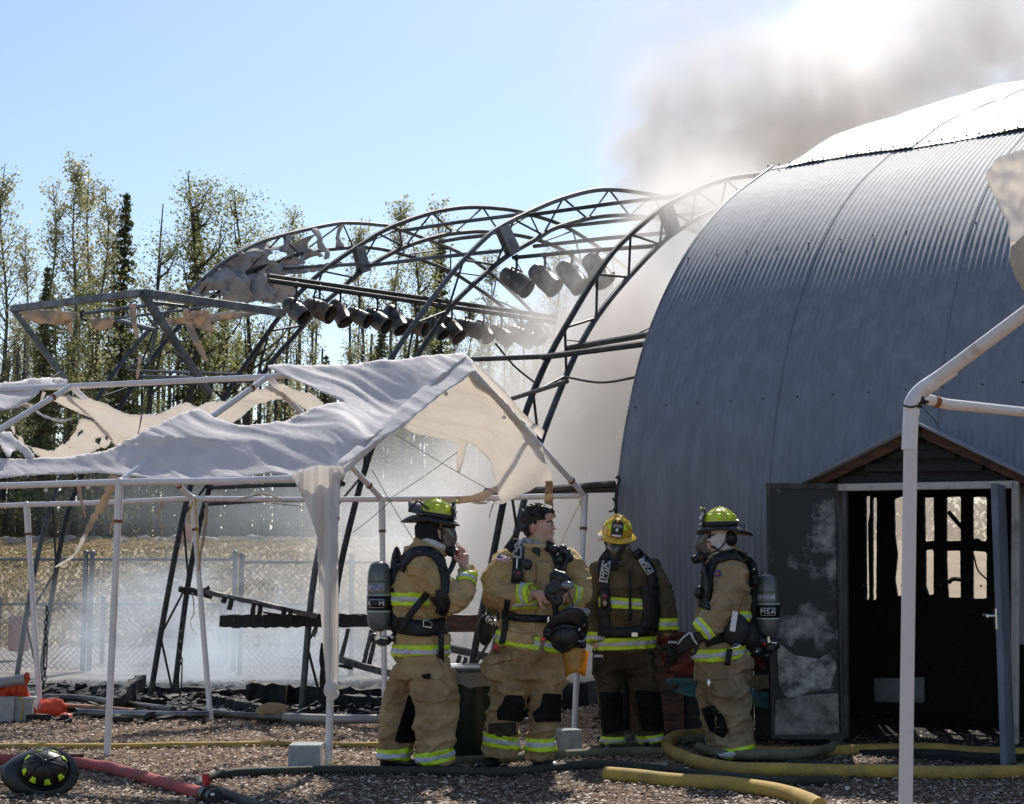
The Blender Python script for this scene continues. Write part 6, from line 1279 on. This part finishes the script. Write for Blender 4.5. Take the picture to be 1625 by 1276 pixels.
for pts, wd in (([(1028, 930), (1034, 965), (1030, 1000)], 26), ([(955, 965), (960, 990), (956, 1010)], 16), ([(950, 1000), (990, 1004), (1030, 1000)], 16)): strap('harness', pts, wd, tr, M_black, f.r, f.Y, .018, .02)
strap('zip_flap', [(1000, 905), (1000, 940), (1000, 985)], 4, tr, M_black, f.r, f.Y, .014, .005)
g_ = blk(f, 'pressure_gauge', (960, 952, -.23), (.032, .022, .07), M_rubber, f.r); blk(f, 'gauge_face', (960, 957, -.245), (.016, .012, .022), mat('gauge', (.5, .42, .25), .3), g_); blk(f, 'red_button', (960, 946, -.25), (.013, .01, .012), MATS['red_knob'], g_)
b = MB(); b.box(f.P(1007, 1007, -.22), (.045, .02, .03)); b.build('buckle', M_chrome, f.r)
ring_neck(f, 'collar', 986, 882, 0, 22, 18, .024, M_gear2, f.r, -.02)
body('hood', [f.L([(980, 862, .01, 20, 19), (985, 884, 0, 20, 17)])], [(f.P(980, 858, .01), (.105, .105, .11))], mat('grey_hood', (.28, .29, .3)), f.r, .009, 3, .006, 14, 9)
mask(f, f.P(978, 872, -.035), -math.pi/2-.18, .22, 1.08, f.r)
helmet(f.r, f.P(979, 850, -.02), -math.pi/2-.12, .30, -.12, M_hyy, 1.04, band_=False, shield='bright yellow fire helmet with a black front shield')
blk(f, 'helmet_lamp', (951, 853, -.14), (.026, .03, .026), mat('lamp_glass', (.75, .7, .6), .2, .1, coat=1), f.r)

# ---- P4: right firefighter in profile facing left
f = Fig(11.0, 'firefighter in profile at right with white hood and a full air tank', 1150, 1208)
skinL = [f.L([(1146, 1045, 0, 26, 26), (1152, 950, 0, 24, 32), (1146, 895, 0, 15, 16), (1136, 876, 0, 17, 16), (1130, 860, 0, 20, 18)]), f.L([(1160, 905, -.18, 12, 12), (1144, 968, -.22, 9, 9), (1108, 1010, -.22, 7, 7)]), f.L([(1150, 1060, 0, 18, 18), (1162, 1130, -.08, 14, 14), (1167, 1190, -.1, 10, 10)]), f.L([(1138, 1060, .08, 18, 18), (1128, 1125, .1, 13, 13), (1148, 1190, .1, 10, 10)])]
body('body', skinL, [(f.P(1132, 858, 0), (.10, .085, .11))], M_skin, f.r, .008, 2, 0)
coat = body('turnout_coat', [f.L([(1146, 884, 0, 24, 20), (1152, 896, 0, 33, 36), (1154, 912, 0, 38, 46), (1154, 940, 0, 40, 48), (1153, 975, 0, 38, 46), (1148, 1005, 0, 40, 45), (1144, 1035, 0, 42, 47), (1142, 1050, 0, 42, 47)]), f.L([(1162, 905, -.16, 26, 26), (1160, 935, -.2, 25, 25), (1148, 965, -.24, 23, 23), (1130, 990, -.24, 19, 19), (1113, 1003, -.24, 16, 16)]), f.L([(1140, 910, .16, 22, 22), (1125, 960, .2, 18, 18), (1115, 1000, .15, 15, 15)])], [], M_gear2, f.r, .008, 3, .016, 10, 10)
coat.data.materials[0] = mat('turnout_mid', (.28, .195, .105), .9, .25, 4, 0, .5, 160, col2=(.44, .32, .18), lo=.35, hi=.7, spec=.2, fold=9, dirt=(.06, .04, .024))
tr = bvh(coat)
trou = trouser_mesh(f, [(1146, 1030, 0, 40, 42), (1146, 1060, 0, 42, 44), (1147, 1078, 0, 42, 44)], [[(1152, 1075, -.07, 34, 32), (1158, 1110, -.1, 32, 30), (1165, 1150, -.1, 29, 27), (1167, 1200, -.1, 27, 26)], [(1138, 1075, .1, 30, 30), (1132, 1110, .14, 26, 27), (1136, 1150, .14, 23, 23), (1147, 1195, .14, 21, 21)], [(1172, 1045, -.1, 20, 26), (1176, 1062, -.1, 18, 24)]], M_trs4, 11, f.r)
tt = bvh(trou)
trim(coat, f.r, f.P(1143, 1036), (-.12, 0, 1), .088, .32); trim(coat, f.r, f.P(1154, 974), (.12, 0, 1), .07, .30, cuts=((f.P(1166, 974), (-1, 0, 0)),))
trim(coat, f.r, f.P(1112, 974), (0, 0, 1), .07, .11)
trim(coat, f.r, f.P(1118, 1001, -.24), f.P(1113, 1003, -.24)-f.P(1130, 990, -.24), .075, .1)
trim(trou, f.r, f.P(1167, 1193, -.1), (-.12, 0, 1), .088, .17); trim(trou, f.r, f.P(1146, 1190, .14), (0, 0, 1), .07, .13)
decal('soot_stain', [(1112, 1125), (1132, 1118), (1150, 1140), (1156, 1160), (1148, 1172), (1126, 1160)], tt, M_soot, f.r, f.Y, .006, 3, .003)
decal('cargo_pocket', [(1128, 1082), (1164, 1078), (1172, 1096), (1160, 1108), (1128, 1104)], tt, M_trs4, f.r, f.Y, .016, 3, .01)
boot(f, 1172, 1212, -.08, -1, -.1); boot(f, 1152, 1206, .14, -1, -.1)
glove(f.r, f.P(1098, 1018, -.27), (-1, 0, -.25), (-.2, -1, .3), 1.3, 1, .8); b = MB(); b.tube([f.P(1096, 1004, -.30), f.P(1100, 1014, -.33), f.P(1106, 1022, -.30)], .008, 6); b.build('glove_label', M_silver, f.r)
b = MB(); b.ell(f.P(1108, 1012, -.26), (.05, .05, .045), 14, 9); b.build('glove_cuff', M_leather, f.r)
kn = MB(); kn.tube(bez([f.P(1076, 1022, -.3), f.P(1084, 1012, -.32), f.P(1094, 1004, -.3)], 4), .006, 5); kn.build('glove_piping', M_silver, f.r)
tank(f.r, 1219, 910, 1010, 18.5, 10.95, 'MSA')
blk(f, 'backplate', (1192, 950, 0), (.04, .12, .26), M_black, f.r); blk(f, 'harness_pad', (1186, 1010, -.02), (.10, .16, .12), M_black, f.r)
b = MB()
for x, y, r in ((1196, 1000, .05), (1208, 1018, .05), (1222, 1028, .045), (1200, 1032, .05), (1216, 1040, .03)): b.ell(f.P(x, y, -.06), (r, r, r), 12, 8, jit=.05)
b.build('regulator_block', M_rubber, f.r); blk(f, 'gauge_cap', (1201, 1034, -.12), (.012, .012, .012), M_chrome, f.r); blk(f, 'red_knob', (1213, 1022, -.12), (.012, .012, .014), MATS['red_knob'], f.r)
strap('shoulder_strap', [(1196, 930), (1196, 905), (1186, 888), (1165, 880), (1145, 884), (1130, 895), (1122, 915), (1120, 945)], 13, tr, M_black, f.r, f.Y, .022, .02)
strap('chest_strap', [(1121, 900), (1122, 930), (1118, 965)], 15, tr, M_black, f.r, f.Y, .024, .03)
strap('waist_belt', [(1120, 1020), (1150, 1012), (1175, 1018), (1192, 1020)], 14, tr, M_black, f.r, f.Y, .0, .02)
blk(f, 'pouch', (1168, 1000, -.25), (.10, .05, .12), M_black, f.r); b = MB(); q = [f.P(*p, -.33) for p in ((1162, 1029), (1166, 1022), (1173, 1023), (1172, 1028), (1162, 1029), (1176, 1024))]; b.tube(q, .003, 5); b.build('buckle', M_chrome, f.r)
b = MB(); b.beam(f.P(1167, 970, -.33), f.P(1162, 1002, -.33), .04, .006, up=Vector((0, 1, 0))); b.build('tag', M_white, f.r, bevel=.001)
strap('strap', [(1158, 1030), (1154, 1055), (1150, 1080)], 9, tr, M_black, f.r, f.Y, .05, .01); blk(f, 'carabiner', (1125, 1085, -.25), (.014, .01, .035), M_chrome, f.r)
blk(f, 'radio_microphone', (1110, 940, -.05), (.04, .05, .05), M_rubber, f.r)
pb = blk(f, 'arm_badge', (1139, 910, -.30), (.026, .008, .026), Mfb, f.r); blk(f, 'badge_centre', (1138.5, 910.5, -.309), (.014, .004, .012), mat('badge_red', (.5, .1, .04), .6), pb)
ring_neck(f, 'collar', 1146, 884, 0, 27, 21, .026, MATS['turnout_mid'], f.r, .05)
body('hood', [f.L([(1138, 852, 0, 24, 20), (1142, 870, 0, 23, 19), (1140, 888, 0, 22, 18)])], [(f.P(1138, 856, 0), (.115, .098, .115))], M_hood, f.r, .008, 3, .006, 14, 12)
b = MB(); b.ell(f.P(1158, 855, -.03), (.055, .09, .06), 14, 9); b.build('neck_protector', M_black, f.r)
mask(f, f.P(1126, 862, 0), math.pi+.25, .10, 1.05, f.r)
tube_on(f, 'air_hose', [(1110, 884, -.03), (1116, 896, -.1), (1120, 915, -.2), (1122, 940, -.22)], .017, M_rubber, f.r)
b = MB(); b.tube(bez([f.P(1128, 866, -.105), f.P(1140, 872, -.115), f.P(1150, 862, -.11), f.P(1153, 855, -.105)], 5), .006, 6); b.tube(bez([f.P(1126, 880, -.10), f.P(1138, 874, -.115), f.P(1155, 878, -.11), f.P(1162, 874, -.1)], 5), .006, 6); b.build('mask_harness', M_rubber, f.r)
helmet(f.r, f.P(1143, 840, 0), math.pi+.12, .02, 0, M_hy_, 1.02, shield='lime yellow fire helmet with black band and goggles at the back')
b = MB(); b.grid(lambda u, v: f.P(1170+12*u, 836-12*v+6*u, -.07+.05*v), 5, 4); b.build('goggles', M_lens, f.r, solid=.004)
# black helmet resting on the ground at the lower left
hg = thing('fire_helmet', 'black fire helmet with yellow patches lying on the woodchips at lower left', 'helmet', gnd(68, 1268))
helmet(hg, gnd(68, 1262)+Vector((0, .04, .13)), math.pi*.06, .12, 1.05, M_hk, 1.12, badge=False, tagit=True)
